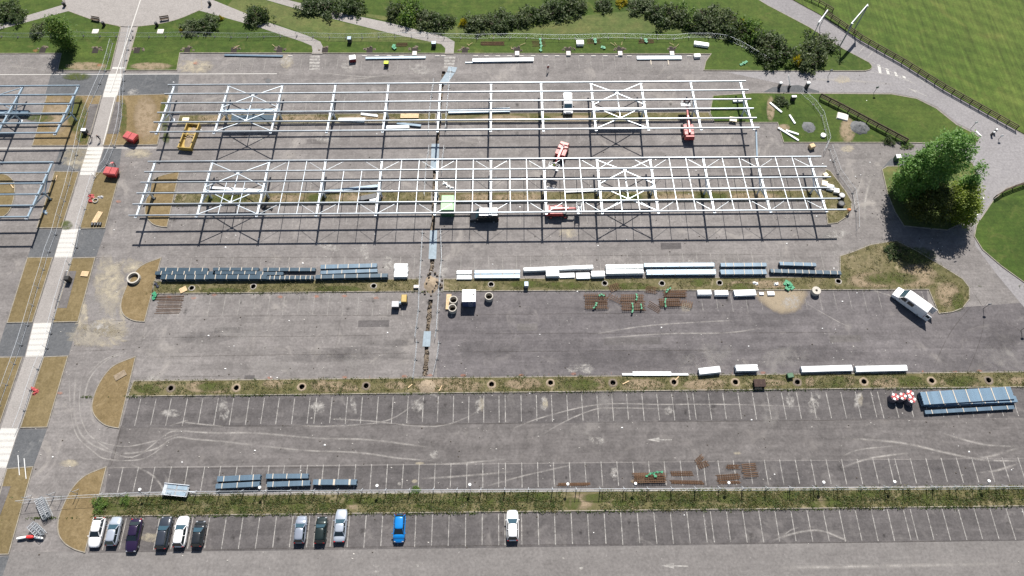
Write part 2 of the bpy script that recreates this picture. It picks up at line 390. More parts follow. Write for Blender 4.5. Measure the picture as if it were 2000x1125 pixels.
# footpath
PL = [(237,52),(220,130),(214,142),(201,187),(172,285),(157,340),(122,447),(106,503),(65,632),(49,697),(2,835),(-28,915),(-60,1010),(-110,1150)]
PR = [(268,52),(247,130),(242,142),(230,187),(203,285),(188,337),(154,447),(140,503),(101,632),(84,697),(37,835),(12,915),(-18,1010),(-62,1150)]
sheet('footpath', PL+PR[::-1], .012, PATHM)
for pts in ([(236,200),(222,199),(216,230),(208,262),(232,262),(239,230)], [(176,204),(196,204),(180,262),(165,262)], [(127,530),(150,530),(131,602),(107,602)], [(-10,950),(22,950),(0,1010),(-20,1010)]):
    sheet('paved_pad', pts, .125, ASPH_LANE)

# grass areas
def area(name, pts, mat, z=.1, kerb=True, holes=(), px=True, smooth=0, kerbm=None):
    ring = [(p[0], p[1]) for p in (GP(pts) if px else pts)]
    mb = MB().poly([ring]+[h for h in holes], z).skirt(ring, -.02, z)
    o = struct(mb.build(name, mat, fix=False))
    if kerb:
        outer = offset_ring(ring, -.02); inner = offset_ring(ring, .12)
        n = len(ring); k = MB()
        vs = [(p.x, p.y, -.01) for p in outer]+[(p.x, p.y, z+.03) for p in outer]+[(p.x, p.y, z+.03) for p in inner]+[(p.x, p.y, z-.01) for p in inner]
        for i in range(n):
            j = (i+1) % n
            k.f += [(i, j, n+j, n+i), (n+i, n+j, 2*n+j, 2*n+i), (2*n+i, 2*n+j, 3*n+j, 3*n+i)]; k.mi += [0]*3
        k.v = vs
        k.build('kerb', kerbm or KERB, o)
    o['ring'] = 0
    return o, ring
def curved(pts, n=4):
    return [(v.x, v.y) for v in smooth_line([Vector((x, y, 0)) for x, y in pts], n)]
area('lawn', [(-1500,-480),(-1500,108),(-300,106),(120,105),(113,138),(216,138),(237,52)]+curved([(237,52),(195,43),(165,33),(135,22)])+[(100,-40),(60,-480)], GRASS)
top_lawn = [(268,52),(245,138),(346,138),(352,104),(900,105),(1388,106),(1378,120),(1374,138),(1500,139),(1690,139)]+curved([(1690,139),(1700,136),(1703,130),(1697,122)])+[(1640,92),(1580,53),(1500,11),(1465,-10),(1100,-192),(700,-480),(200,-480),(390,-20)]+curved([(395,18),(350,37),(310,47),(268,52)])
area('lawn', top_lawn, GRASS)
area('mown_field', [(1545,-2),(1600,28),(1680,78),(1760,123),(1840,173),(1920,218),(2000,262),(2300,430),(3300,900),(4200,-480),(1010,-480),(1205,-182)], FIELD, kerb=False)
# meadow tones on the lawn beyond the car park
for pts, mt in (([(905,70),(1010,58),(1150,30),(1270,18),(1290,50),(1380,62),(1420,80),(1330,64),(1150,66),(1000,68)], GRASS_DRY),
                ([(440,18),(520,40),(610,72),(640,82),(760,82),(868,86),(760,66),(640,37),(520,2),(470,-20)], GRASS_DRY),
                ([(640,18),(760,42),(880,72),(1000,56),(960,54),(900,52),(820,40),(720,28)], GRASS_DRY)):
    sheet('rough_grass', pts, .106, mt)
def path_sheet(name, left, right, z=.11): sheet(name, left+right[::-1], z, PATHM)
path_sheet('garden_path', [(-300,150),(0,58),(135,22),(200,0)], [(-300,120),(0,47),(130,8),(180,-30)])
path_sheet('garden_path', [(385,20),(500,52),(590,82),(609,90),(611,100),(609,106)], [(400,-6),(520,43),(600,70),(626,82),(631,92),(630,106)])
path_sheet('garden_path', [(440,-24),(518,0),(640,35),(760,65),(862,87),(870,95),(869,106)], [(500,-24),(560,0),(640,20),(760,45),(872,73),(888,82),(886,106)])
sheet('plaza', curved([(135,22),(165,33),(195,43),(237,52),(268,52),(310,47),(350,37),(398,16)])+[(400,-40),(420,-480),(40,-480),(110,-40)], .112, PATHM)
# beds along the footpath
B = area
beds = [
 ('planting_bed', [(229,187),(331,184),(308,283),(202,285)], STRAW), ('planting_bed', [(188,337),(236,335),(206,446),(156,447)], OLIVE),
 ('planting_bed', [(142,504),(187,503),(153,629),(103,630)], OLIVE), ('planting_bed', [(86,697),(134,695),(93,835),(40,836)], OLIVE),
 ('planting_bed', [(14,915),(66,911),(18,1083),(-34,1084)], OLIVE),
 ('planting_bed', [(92,187),(199,187),(171,285),(63,285)], STRAW), ('planting_bed', [(107,335),(155,336),(121,446),(72,446)], OLIVE),
 ('planting_bed', [(54,503),(104,503),(64,630),(14,631)], OLIVE), ('planting_bed', [(-12,698),(45,697),(-2,835),(-62,836)], OLIVE)]
BEDR = []
for n, p, mt in beds:
    o, r = area(n, p, mt); BEDR.append(r)
hm = lambda edge, cur: edge+curved(cur, 4)[1:-1]
HALF = [([(351,335),(327,444)], [(327,444),(313,443),(297,437),(284,420),(285,395),(293,366),(308,346),(351,335)]),
        ([(316,503),(283,629)], [(283,629),(262,627),(243,617),(236,600),(240,578),(253,549),(275,520),(316,503)]),
        ([(266,696),(233,837)], [(233,837),(206,831),(187,815),(180,798),(182,780),(190,757),(205,732),(226,712),(266,696)]),
        ([(209,911),(167,1080)], [(167,1080),(145,1073),(125,1060),(114,1040),(115,1012),(125,985),(142,953),(168,928),(209,911)])]
for e, c in HALF:
    o, r = area('half_moon_bed', hm(e, c), STRAW); BEDR.append(r)
o, r = area('half_moon_bed', hm([(-8,430),(-8,338)], [(-8,338),(14,342),(27,354),(30,368),(27,392),(16,417),(-8,430)]), OLIVE); BEDR.append(r)
# long strips between the bays
Lx, Rx = -78, 140
strips = []
def strip(pts, mat, holes=(), px=False):
    o, r = area('planted_strip', pts, mat, .1, True, holes, px); strips.append(r); return r
H3 = [h for h, q in zip(HOLES, PITS3)]; H2 = HOLES[len(PITS3):]
def hole_in(ring): return [h for h in HOLES if inside(h[0], ring)]
def X(px, py): return G(px, py).x
s = [(X(187,985), 20.25), (XR, 20.2), (XR, 17.2), (X(185,1003), 17.3)]; strip(s, STRIPM)
s = [(X(262,740), 38.72), (XR, 38.75), (XR, 36.1), (X(250,774), 36.05)]; strip(s, STRIPM, hole_in(s))
s = [(X(301,548), 57.0), (X(818,548), 57.0), (X(818,570), 54.55), (X(297,573), 54.55)]; strip(s, STRIPM, hole_in(s))
s = [(p.x, p.y) for p in GP([(866,545),(1640,541),(1640,500),(1660,494),(1700,478),(1750,470),(1790,490),(1840,520),(1880,545),(1893,562),(1893,585),(1880,602),(1860,610),(1833,613),(1813,566),(866,569)])]; strip(s, STRIPM, hole_in(s))
strip([(X(345,378), 75.3), (X(843,376), 75.3), (X(843,399), 72.6), (X(338,400), 72.6)], STRIPM)
strip([(p.x, p.y) for p in GP([(856,376),(1608,372),(1612,330),(1622,335),(1650,372),(1662,392),(1663,408),(1652,425),(1635,436),(1616,438),(1610,392),(856,398)])], STRIPM)
strip([(X(352,223), 93.9), (X(852,222), 93.9), (X(850,241), 91.6), (X(346,242), 91.6)], STRIPM)
strip([(X(862,222), 93.9), (X(1384,221), 93.7), (X(1392,240), 91.6), (X(862,241), 91.6)], STRIPM)
strip([(p.x, p.y) for p in GP([(1386,221),(1392,187),(1470,182),(1490,182),(1600,183),(1740,184),(1790,193),(1828,212),(1868,244),(1902,261),(1914,270),(1905,282),(1760,279),(1530,279),(1518,240),(1395,240)])], GRASS)
area('lawn', [(1722,331),(1732,325),(1775,324),(1790,300),(1850,290),(1900,320),(1908,350),(1896,400),(1892,430),(1850,450),(1765,442),(1748,415),(1733,380)], GRASS_DRY)
area('lawn', [(2300,260),(2000,357),(1965,368),(1940,390),(1906,440),(1902,462),(1918,488),(1955,520),(2005,556),(2300,700)], GRASS)
# sandy soil inside some beds, bare ground
def blot(name, pts, mat, z, jitter=.06):
    """irregular soft-edged sheet following a rough outline"""
    ring = GP(pts); c = sum(ring, Vector())/len(ring); c.z = 0
    ring = smooth_line(ring+[ring[0]], 5)[:-1]
    mb = MB(); mb.v.append((c.x, c.y, z)); mb.fade.append(1.)
    n = len(ring)
    for k, (sc_, fd) in enumerate(((.55, 1.), (.8, .75), (1.0, 0.))):
        for p in ring:
            j = 1+rnd.uniform(-jitter, jitter)
            mb.v.append((c.x+(p.x-c.x)*sc_*j, c.y+(p.y-c.y)*sc_*j, z)); mb.fade.append(fd)
    for i in range(n):
        j = (i+1) % n
        mb.face((0, 1+i, 1+j)); mb.face((1+i, 1+n+i, 1+n+j, 1+j)); mb.face((1+n+i, 1+2*n+i, 1+2*n+j, 1+n+j))
    return struct(mb.build(name, mat))
def between_pits(x, y, rx):
    """keep a soil or grass patch clear of the open pits"""
    row = PITS3 if 725 < y < 780 else (PITS2 if 540 < y < 575 else [])
    segs = [(x-rx, x+rx)]
    for px, _ in row:
        nx = []
        for a, b in segs:
            if b < px-15 or a > px+15: nx.append((a, b)); continue
            if a < px-15: nx.append((a, px-15))
            if b > px+15: nx.append((px+15, b))
        segs = nx
    if not segs: return x, .5
    a, b = max(segs, key=lambda q: q[1]-q[0])
    return (a+b)/2, (b-a)/2
def oval(x, y, rx, ry, n=9, rot=0.):
    if not rot: x, rx = between_pits(x, y, rx)
    return [(x+rx*math.cos(2*math.pi*i/n)*math.cos(rot)-ry*math.sin(2*math.pi*i/n)*math.sin(rot), y+rx*math.cos(2*math.pi*i/n)*math.sin(rot)+ry*math.sin(2*math.pi*i/n)*math.cos(rot)) for i in range(n)]
SOILF = fade_mat('soil_scar', (.31,.245,.17), .95, .9, .28, .54, (.22,.17,.115))
GREENF = fade_mat('green_regrowth', (.045,.070,.014), .9, .9, .30, .56, (.085,.095,.03))
SANDF = fade_mat('spilled_sand', (.32,.265,.19), .95, .8, .15, .42, (.26,.215,.155))
for i in range(40): blot('green_patch', oval(215+i*47+rnd.uniform(-14, 14), 984-i*.35+rnd.uniform(-9, 9), rnd.uniform(14, 34), rnd.uniform(6, 14)), GREENF, .121)
for i in range(22): blot('bare_soil', oval(300+i*80+rnd.uniform(-20, 20), 756-i*.45+rnd.uniform(-5, 5), rnd.uniform(20, 45), rnd.uniform(6, 12)), SOILF, .117)
for x, y, rx, ry in ((285,232,26,48),(112,225,26,40),(170,130,45,9),(295,130,45,8),(1505,213,9,26),(1530,250,14,8),(1655,255,17,26),(1700,548,60,18),(1790,540,42,26),(1850,575,26,26),(1135,980,26,16),(690,987,9,9),(236,988,10,10),(1602,975,8,7),(1500,556,52,9),(1430,556,30,8),
                     (930,386,40,9),(1010,386,60,8),(1320,386,60,8),(1470,384,60,8),(700,386,60,8),(560,388,40,8),(980,232,60,7),(1130,232,60,7),(590,232,60,7),(720,232,60,8),(420,232,40,7),
                     (640,756,120,12),(880,752,80,13),(1050,750,60,12),(1250,752,60,12),(1380,752,40,12),(1560,745,30,12),(1700,748,60,12),(1250,940,20,6)):
    blot('bare_soil', oval(x, y, rx, ry), SOILF, .116)
for x, y, rx, ry in ((240,230,10,40),(322,225,10,36),(325,270,8,12),(152,225,22,40),(163,270,14,14),(150,150,30,8),(1440,560,40,8),(1385,553,40,9),(1250,560,60,8),(1100,558,50,8),(1030,556,40,8),(700,565,90,7),(450,568,110,6),(1740,545,60,14),(1790,500,40,18),(1870,590,14,20),(1130,752,50,12),(1640,745,20,12),(1780,745,30,12),(1880,745,40,12),(300,760,40,10),(420,756,40,10),(130,440,14,10),(1390,385,40,8),(1230,386,30,8),(620,387,20,8),(440,388,60,8),(80,232,30,8),(1200,232,60,7),(1060,233,20,7)):
    blot('green_patch', oval(x, y, rx, ry), GREENF, .120)
blot('sand_spill', [(1470,572),(1500,564),(1540,562),(1580,566),(1572,592),(1558,610),(1522,614),(1494,600),(1480,588)], SANDF, .018, .06)

# ------------------------------------------------------------------ painted markings
def mark(mb, pts, z=.016, n=1):
    b = len(mb.v); mb.v += [(p[0], p[1], z) for p in pts]; mb.fade += [1.]*len(pts); mb.face(list(range(b, b+len(pts))))
def line_between(name, a, b, w, mat, z=.016, parent=None):
    a, b = Vector(a[:2]), Vector(b[:2]); d = (b-a).normalized(); nn = Vector((-d.y, d.x))*w/2
    mb = MB(); k = max(1, int((b-a).length/1.2)); vs = []
    for i in range(k+1):
        p = a+(b-a)*i/k; mb.v += [(*(p+nn), z), (*(p-nn), z)]; mb.fade += [1., 1.]
    for i in range(k): mb.face((2*i, 2*i+1, 2*i+3, 2*i+2))
    o = mb.build(name, mat, parent)
    return o if parent else struct(o)
rowA = [606-32.4*i for i in range(13)]+[619+32.3*i for i in range(11)]+[973.7]+[986+32.3*i for i in range(13)]+[1387.5+31.5*i for i in range(13)]+[1779+31.3*i for i in range(13)]
rowB = [242,272,304,336,368,401,432,464,494.5,526,556,588,601,632,663,695,726,757,788,819,850,881,912,943,974,987,1019,1050,1081,1112,1142.5,1174,1205,1236,1267,1297.5,1329,1360,1374,1403,1433,1464,1494,1524,1554.5,1585,1615,1645.5,1676,1707,1737.5,1750,1780.5,1811,1841,1871,1901,1932,1961,1992,2022,2052]
rowC = [276,306,335.5,367,397,427,457,487.5,517,546,576,606,619,649,679,708,739,768,797.5,827,856,886,916,945,974.5,986.5,1017.5,1047.5,1077,1107,1136,1166,1195,1224,1254,1283,1312.5,1342,1354,1384,1412.5,1442,1470.5,1499,1527.5,1557,1586,1615,1644,1672.5,1703,1716,1745,1774,1803,1832,1861,1890,1919,1948,1977,2006]
for xs, y, y0, y1, mat, w in ((rowA, 1000, 12.5, 17.0, PAINT_WORN, .15), (rowB, 906, 20.9, 24.7, PAINT_WORN, .15), (rowC, 775, 31.2, 35.6, PAINT_WORN, .15)):
    for x in xs:
        Xw = G(x, y).x; line_between('bay_line', (Xw+rnd.uniform(-.03, .03), y0+rnd.uniform(-.1, .1)), (Xw, y1), .13, mat)
FAINT = fade_mat('faint_road_paint', (.40,.385,.36), .6, 1.1, .34, .66)
for xs, y, y0, y1 in (([642+29*i for i in range(-11, 6)], 590, 50.2, 54.2), ([1400+29*i for i in range(-1, 15)], 590, 50.2, 54.2),
                      ([345+27.3*i for i in range(18)]+[873+27.2*i for i in range(29)], 515, 57.4, 61.6),
                      ([352+25.7*i for i in range(49)], 350, 75.6, 79.6), ([340+26*i for i in range(49)], 420, 68.2, 72.4),
                      ([352+24.6*i for i in range(45)], 205, 94.1, 98.2), ([340+24.8*i for i in range(47)], 255, 87.4, 91.4),
                      ([470+23.6*i for i in range(39)], 126, 105.5, 108.6)):
    for x in xs:
        if abs(x-852) < 16: continue
        Xw = G(x, y).x; line_between('bay_line', (Xw, y0+rnd.uniform(-.3, .3)), (Xw, y1+rnd.uniform(-.3, .3)), .13, FAINT)
# lane lines, arrows, chevrons
line_between('lane_line', G(-300,147), G(541,144), .16, PAINT); line_between('lane_line', G(-300,290), G(306,289), .18, PAINT)
line_between('lane_line', G(275,0), G(216,180), .22, PAINT, .118); line_between('lane_line', G(226,187), G(202,283), .22, PAINT, .128)
def crossing(q, n, worn=False):
    """q: four corners (tl,tr,br,bl)"""
    tl, tr, br, bl = GP(q)
    mb = MB(); mark(mb, [tl, tr, br, bl], .018)
    if not worn: struct(mb.build('crossing_base', PAINT_BASE))
    for i in range(n):
        a, b = (i+.12)/n, (i+.80)/n
        mb = MB(); mark(mb, [tl.lerp(bl, a), tr.lerp(br, a), tr.lerp(br, b), tl.lerp(bl, b)], .024); struct(mb.build('crossing_stripe', PAINT_WORN if worn else PAINT))
crossing([(213,144),(241,144),(229,187),(201,187)], 6)
crossing([(172,287),(203,287),(188,335),(157,335)], 6)
crossing([(122,448),(154,447),(140,503),(106,503)], 6)
crossing([(66,631),(101,630),(84,696),(50,697)], 6)
crossing([(2,836),(37,836),(12,914),(-28,914)], 6)
crossing([(605,108),(625,108),(624,138),(604,138)], 5, True); crossing([(868,110),(890,110),(886,134),(867,134)], 4, True)
for q in ([(220,131),(244,131),(243,135),(219,135)], [(202,186),(228,186),(227,190),(201,190)], [(157,336),(185,336),(184,342),(156,342)]):
    mb = MB(); mark(mb, GP(q), .026); struct(mb.build('stop_bar', PAINT))
def arrow(head, tail, tail2, w):
    h, t, e = G(*head), G(*tail), G(*tail2); d = (t-h).normalized(); nn = Vector((-d.y, d.x, 0))
    mb = MB(); mark(mb, [h, t+nn*w, t+nn*.09, e+nn*.09, e-nn*.09, t-nn*.09, t-nn*w]); struct(mb.build('lane_arrow', PAINT_WORN))
arrow((1264,859),(1288,859),(1312,859), .38); arrow((1292,1105),(1316,1105),(1344,1106), .38)
arrow((1790,150),(1806,160),(1824,171), .35); arrow((1772,172),(1790,179),(1810,188), .35)
for q in ([(1713,126),(1719,127),(1722,144),(1717,144)], [(1729,133),(1735,135),(1738,146),(1733,146)], [(1746,140),(1750,141),(1754,149),(1749,149)], [(1762,148),(1767,149),(1770,153),(1765,153)]):
    mb = MB(); mark(mb, GP(q)); struct(mb.build('hatched_marking', PAINT))
for a, b in (((1678,103),(1690,88)), ((1694,113),(1709,96)), ((1660,95),(1672,80)), ((1703,122),(1792,166)), ((1700,141),(1745,147)), ((1745,147),(1792,166))):
    line_between('road_line', G(*a), G(*b), .14, PAINT_WORN)
# tar seams, tyre marks, stains
def ribbon(name, pts, w, mat, z, edge=True, px=True):
    c = smooth_line(GP(pts) if px else pts, 6); mb = MB(); n = len(c)
    for i, p in enumerate(c):
        d = (c[min(i+1, n-1)]-c[max(0, i-1)]).normalized(); nn = Vector((-d.y, d.x, 0))*w/2
        e = min(1., i/4., (n-1-i)/4.) if edge else 1.
        mb.v += [tuple(p+nn), tuple(p), tuple(p-nn)]; mb.fade += [0. if edge else 1., e, 0. if edge else 1.]
    mb.v = [(a, b, z) for a, b, _ in mb.v]
    for i in range(n-1):
        mb.face((3*i, 3*i+1, 3*i+4, 3*i+3)); mb.face((3*i+1, 3*i+2, 3*i+5, 3*i+4))
    return struct(mb.build(name, mat))
for pts in ([(153,631),(250,625),(283,628)], [(290,618),(500,617),(700,616),(815,616)], [(860,615),(1100,613),(1500,611)], [(275,660),(420,658),(590,657),(820,653)], [(856,652),(1100,651),(1500,650),(1700,648)], [(272,698),(420,695),(640,692),(815,690)], [(856,688),(1200,685),(1600,683)],
            [(140,686),(200,684),(268,682)], [(283,630),(275,680)], [(596,620),(594,656)], [(665,618),(655,690)], [(315,503),(480,503),(700,502),(830,502)], [(860,501),(1100,500),(1300,498),(1640,496)], [(145,503),(250,503)],
            [(236,832),(233,850),(220,900),(214,912)], [(240,826),(500,832),(900,828),(1100,826)], [(1100,826),(1500,822),(1980,818)], [(210,914),(500,914),(800,911)], [(172,1080),(500,1072),(900,1066),(1300,1062)], [(1300,1062),(1700,1059),(2020,1054)],
            [(1820,725),(1850,660),(1878,620),(1905,590)], [(1880,745),(1905,690),(1920,640),(1922,600)], [(1895,562),(1915,592),(1922,598),(1935,580)], [(1965,610),(1968,630),(1992,645),(1996,660)],
            [(270,745),(262,740)], [(330,790),(328,800)], [(1340,496),(1345,560)], [(1630,493),(1637,525)], [(270,737),(420,735),(480,735)]):
    ribbon('tar_seam', pts, .16, SEAM, .014)
for pts, w_ in (([(150,720),(145,780),(150,830),(175,865),(230,885),(300,878),(340,855),(380,858),(440,863),(500,870)], .5), ([(500,870),(600,880),(700,884),(780,895),(850,900)], .45), ([(290,835),(400,845),(500,846),(620,856),(720,859),(850,875)], .5), ([(180,845),(200,870),(260,893),(330,845),(365,846)], .4),
               ([(160,735),(155,790),(163,830),(185,858),(240,872),(300,862),(360,845)], .35), ([(135,730),(138,800),(150,850),(180,880),(210,897),(280,896),(330,862)], .35), ([(255,690),(215,700),(175,740),(162,800)], .4), ([(250,684),(200,705),(160,745)], .35),
               ([(560,830),(650,832),(760,820),(830,770)], .35), ([(640,818),(720,822),(850,833),(930,805),(945,775)], .35), ([(1000,838),(1060,815),(1170,790),(1290,790),(1420,790),(1600,795)], .35), ([(1040,860),(1100,825),(1160,800),(1200,797),(1300,798)], .35), ([(330,832),(365,822),(370,826),(470,836)], .4),
               ([(1640,855),(1760,865),(1850,885),(1920,898),(2010,900)], .6), ([(1840,846),(1920,868),(2000,872)], .55), ([(1895,898),(1940,890),(1998,871)], .6), ([(1910,924),(1950,918),(1992,904)], .55), ([(1640,915),(1700,895),(1780,884)], .5), ([(1645,892),(1680,878),(1760,870)], .4),
               ([(1505,1058),(1550,1042),(1600,1036),(1640,1050),(1655,1056)], .5), ([(1525,1050),(1545,1035),(1560,1030)], .35), ([(1150,655),(1250,638),(1350,630),(1450,625)], .4), ([(1160,662),(1300,652),(1420,650),(1490,640)], .4), ([(1570,590),(1640,630),(1668,640)], .3),
               ([(600,140),(720,150),(800,142)], .5), ([(640,160),(740,150),(860,138)], .5), ([(0,130),(60,133),(100,142)], .5), ([(1640,545),(1700,565),(1810,600)], .4), ([(1690,330),(1670,390),(1660,440)], .8), ([(1705,330),(1690,390),(1690,440)], .8), ([(1560,155),(1650,157),(1750,165)], .9),
               ([(1500,1110),(1700,1106),(2000,1100)], .8), ([(330,975),(300,930),(250,905)], .5), ([(1130,905),(1020,930),(950,950)], .4), ([(820,935),(900,930),(1010,920)], .5), ([(830,907),(900,905),(1000,895)], .5)):
    ribbon('tyre_marks', pts, w_*.9, TRACK, .020)
rs = random.Random(21)
for x, y, rx, ry in ((712,490,9,22),(935,788,8,17),(1062,787,8,15),(1180,785,14,24),(1543,782,9,16),(1677,782,10,18),(1590,788,12,24),(335,807,24,8),(437,800,12,22),(690,790,6,22),(620,795,16,14),(815,792,14,14),(1305,802,9,9),(1140,838,30,14),(1165,860,18,8),(850,888,12,8),(1505,810,14,24),(30,790,10,8),
                    (680,128,14,14),(950,130,30,16),(820,135,22,12),(1250,130,28,18),(1300,128,20,18),(1350,122,22,18),(560,117,16,10),(480,118,26,14),(40,122,60,16),(20,110,20,16),(250,240,10,18),(1420,500,20,16),(1350,520,14,16),(1080,510,20,16),(1545,590,20,14),(865,530,12,16),(760,515,14,16),(560,535,8,10),
                    (1400,690,26,26),(1345,715,18,24),(1145,720,18,10),(1700,720,10,16),(1960,700,36,26),(1530,700,40,26),(200,600,30,26),(170,660,30,18),(195,640,20,14),(460,650,40,12),(330,700,40,14),(540,715,40,12),(690,705,20,16),(300,740,20,6),(850,770,14,6),(1630,460,30,10),(1600,455,30,14),(780,945,4,4),(1120,720,14,8),(640,270,30,10),(500,270,20,8),(260,180,12,8),(640,480,30,10),(410,420,16,8),(980,305,30,14),(1040,320,10,8),(1330,270,12,6),(1100,1090,3,2),(735,1105,8,3),(735,1117,7,3),(1135,1110,5,3),(815,1105,4,3),(1200,925,8,16)):
    blot('cement_stain', oval(x, y, rx*(1.3 if rx*ry > 300 else 1), ry, 9, rs.uniform(-.3, .3)), STAIN_S if rx*ry > 300 else STAIN, .022, .22)
for x, y, rx, ry in ((215,560,34,60),(190,655,60,26),(255,520,26,16),(160,620,14,40),(270,300,30,10),(560,120,14,16),(1340,600,12,10),(940,790,6,14),(1065,788,6,12),(1680,780,6,14),(155,310,40,20),(150,300,30,14),(1655,290,14,8),(215,640,40,20),(240,600,8,30),(380,130,40,14),(1645,155,18,8),(1110,455,20,10),(300,1050,30,10),(135,905,20,8),(1440,885,8,3),(820,905,10,3),(810,940,6,4)):
    blot('sand_stain', oval(x, y, rx, ry), STAIN_Y, .021, .2)
for x, y, rx, ry in ((700,690,120,14),(1250,700,160,24),(950,680,80,16),(1580,690,120,18),(1880,720,60,30),(1960,660,40,30),(620,700,90,10),(465,1042,8,8),(875,1025,4,8),(1145,1012,5,10),(400,660,60,12),(520,155,7,3),(1725,912,3,3),(1830,918,10,8),(760,670,60,8)):
    blot('dark_patch', oval(x, y, rx, ry), STAIN_D, .012, .2)
for x, y in ((418,576),(547,580),(618,579),(673,578),(735,582),(527,738),(673,737),(722,736),(790,735),(840,733),(905,733),(957,731),(1018,733),(1072,731),(1120,730),(1194,729),(1430,729),(1490,728),(1806,726),(1865,727),(1913,725),(383,124),(1540,112),(232,394),(118,768),(70,100),(195,128),(330,580),(378,582)):
    blot('survey_paint', oval(x, y, 6, 3), RUSTY_MARK, .024 if 550 < y < 760 else .122, .3)

OIL = fade_mat('oil_drips', (.030,.028,.028), .75, 1.4, .38, .62)
for i in range(70):
    row = rnd.choice(((14.4, 1.2), (33.4, 1.2), (22.6, .8), (52.0, 1.2), (70.5, 1.2), (90, 1.2), (96, 1.2)))
    cx, cy, rr_ = rnd.uniform(-62, 88 if row[0] < 50 else 45), row[0]+rnd.uniform(-row[1], row[1]), rnd.uniform(.25, .7)
    mb = MB(); mb.v.append((cx, cy, .019)); mb.fade.append(1.)
    for k in range(10): mb.v.append((cx+rr_*rnd.uniform(.6, 1.2)*math.cos(k*.628), cy+1.5*rr_*rnd.uniform(.6, 1.2)*math.sin(k*.628), .019)); mb.fade.append(0.)
    for k in range(10): mb.face((0, 1+k, 1+(k+1) % 10))
    struct(mb.build('oil_stain', OIL))
for q in ([(478,733),(498,733),(496,741),(477,741)], [(635,735),(646,735),(645,743),(634,743)], [(700,626),(760,625),(760,638),(699,639)], [(1180,660),(1290,658),(1291,672),(1180,674)], [(420,640),(470,639),(468,650),(418,651)], [(1010,632),(1050,632),(1050,646),(1010,646)], [(1620,655),(1680,654),(1683,668),(1622,669)], [(600,272),(640,272),(638,281),(598,281)], [(1290,475),(1330,474),(1331,486),(1291,487)], [(560,845),(640,846),(638,856),(558,855)]):
    sheet('asphalt_repair', q, .0105, rnd.choice((ASPH_BAY, ASPH_LANE, ASPH_MID)))
# ------------------------------------------------------------------ solar canopy frames
def lerp(a, b, t): return a+(b-a)*t
def canopy(label, xl, xr, raf, y0, y1, z0, z1, battens, braced, rods, ox=(0,)*6, clip_l=None, mats=None):
    """y0,z0: far low edge; y1,z1: near high edge. Purlins run along X, rafters across them."""
    xm, ym = (xl+xr)/2, (y0+y1)/2
    WM = mats or CANOPY
    t = thing('canopy_frame', label, 'canopy frame', (xm, ym, 0), 0, 'steel frames of the parking canopies')
    L = lambda x, k, dz=0.: Vector((x-xm, lerp(y0, y1, k)-ym, lerp(z0, z1, k)+dz))
    for k in range(6):
        f = k/5
        MB().bar(L(xl, f), L(xr+ox[k], f), .15, .33).build('purlin', PURLIN if not mats else WM, t)
    def rafter(x):
        mb = MB(); up = Vector((0, (z1-z0), (y0-y1))).normalized()*-1
        a, m, b = L(x, -.028, -.27), L(x, .5, -.42), L(x, 1.03, -.27)
        w = .30
        # tapered: deeper in the middle
        vs = []
        for p, h in ((a, .22), (m, .52), (b, .22)):
            for dx in (-w/2, w/2): vs += [(p.x+dx, p.y, p.z+(.13 if p is not m else .28)), (p.x+dx, p.y, p.z+(.13 if p is not m else .28)-h)]
        mb.add(vs, [(0, 2, 6, 4), (4, 6, 10, 8), (1, 5, 7, 3), (5, 9, 11, 7), (0, 4, 5, 1), (4, 8, 9, 5), (2, 3, 7, 6), (6, 7, 11, 10), (0, 1, 3, 2), (8, 10, 11, 9)])
        o = mb.build('rafter', WM, t)
        c = MB()
        for k in range(6): 
            for s in (-1, 1): c.box(L(x+s*.16, k/5+.03, -.10), (.10, .16, .18))
        stuff(c.build('cleat', GALV, o))
        zt = lerp(z0, z1, .5)-.62
        p = MB().cyl((x-xm, 0, .05), (x-xm, 0, zt-.55), .17, 10).build('post', WM, t)
        MB().box((x-xm, 0, .05), (.6, .6, .1)).build('base_plate', GALV, p)
        for s, k in ((-1, .2), (1, .8)):
            q = L(x, k, -.36)
            MB().bar((x-xm, 0, zt-1.1), q, .16, .16).build('knee_brace', WM, t)
    for x in raf: rafter(x)
    for i, j in braced:
        a, b = raf[i], raf[j]; mx = (a+b)/2
        c1, c2 = .235, .765
        def rod(p, q, w=.11): MB().bar(p, q, w, .14).build('brace', WM, t)
        d = -.22
        for x in (a, b):
            rod(L(x, .02, d), L(mx, c1, d)); rod(L(x, .48, d), L(mx, c1, d))
            rod(L(x, .52, d), L(mx, c2, d)); rod(L(x, .98, d), L(mx, c2, d))
        rod(L(mx, c1, d-.15), L(mx, c2, d-.15), .14)
        MB().box(L(mx, c1, d+.1), (.5, .4, .06)).build('gusset_plate', WM, t); MB().box(L(mx, c2, d+.1), (.5, .4, .06)).build('gusset_plate', WM, t)
        MB().bar(L(a, .57, -.50), L(b, .57, -.50), .62, .36).build('tie_beam', WM, t)
    for i, ks in battens:
        a, b = raf[i], raf[i+1]
        for u in (.355, .67):
            x = lerp(a, b, u)
            MB().bar(L(x, ks[0]/5, -.02), L(x, ks[1]/5, -.02), .085, .12).build('sag_bar', WM, t)
    for i in rods:
        a, b = raf[i], raf[i+1]
        for u, v, k0, k1 in ((0, .34, .2, .0), (.68, 1., .0, .2), (0, .34, 1., .8), (.68, 1., .8, 1.)):
            MB().bar(L(lerp(a, b, u), k0, -.2), L(lerp(a, b, v), k1, -.2), .042, .042).build('tie_rod', WM, t)
    return t
R1 = [-65.41,-54.61,-44.01,-33.5,-22.99,-12.67,-2.65,7.28,17.21,27.14,37.09,47.03]
R2 = [-65.27,-54.59,-44.0,-33.5,-22.99,-12.57,-2.63,7.23,17.19,27.15,37.12,47.1,57.08]
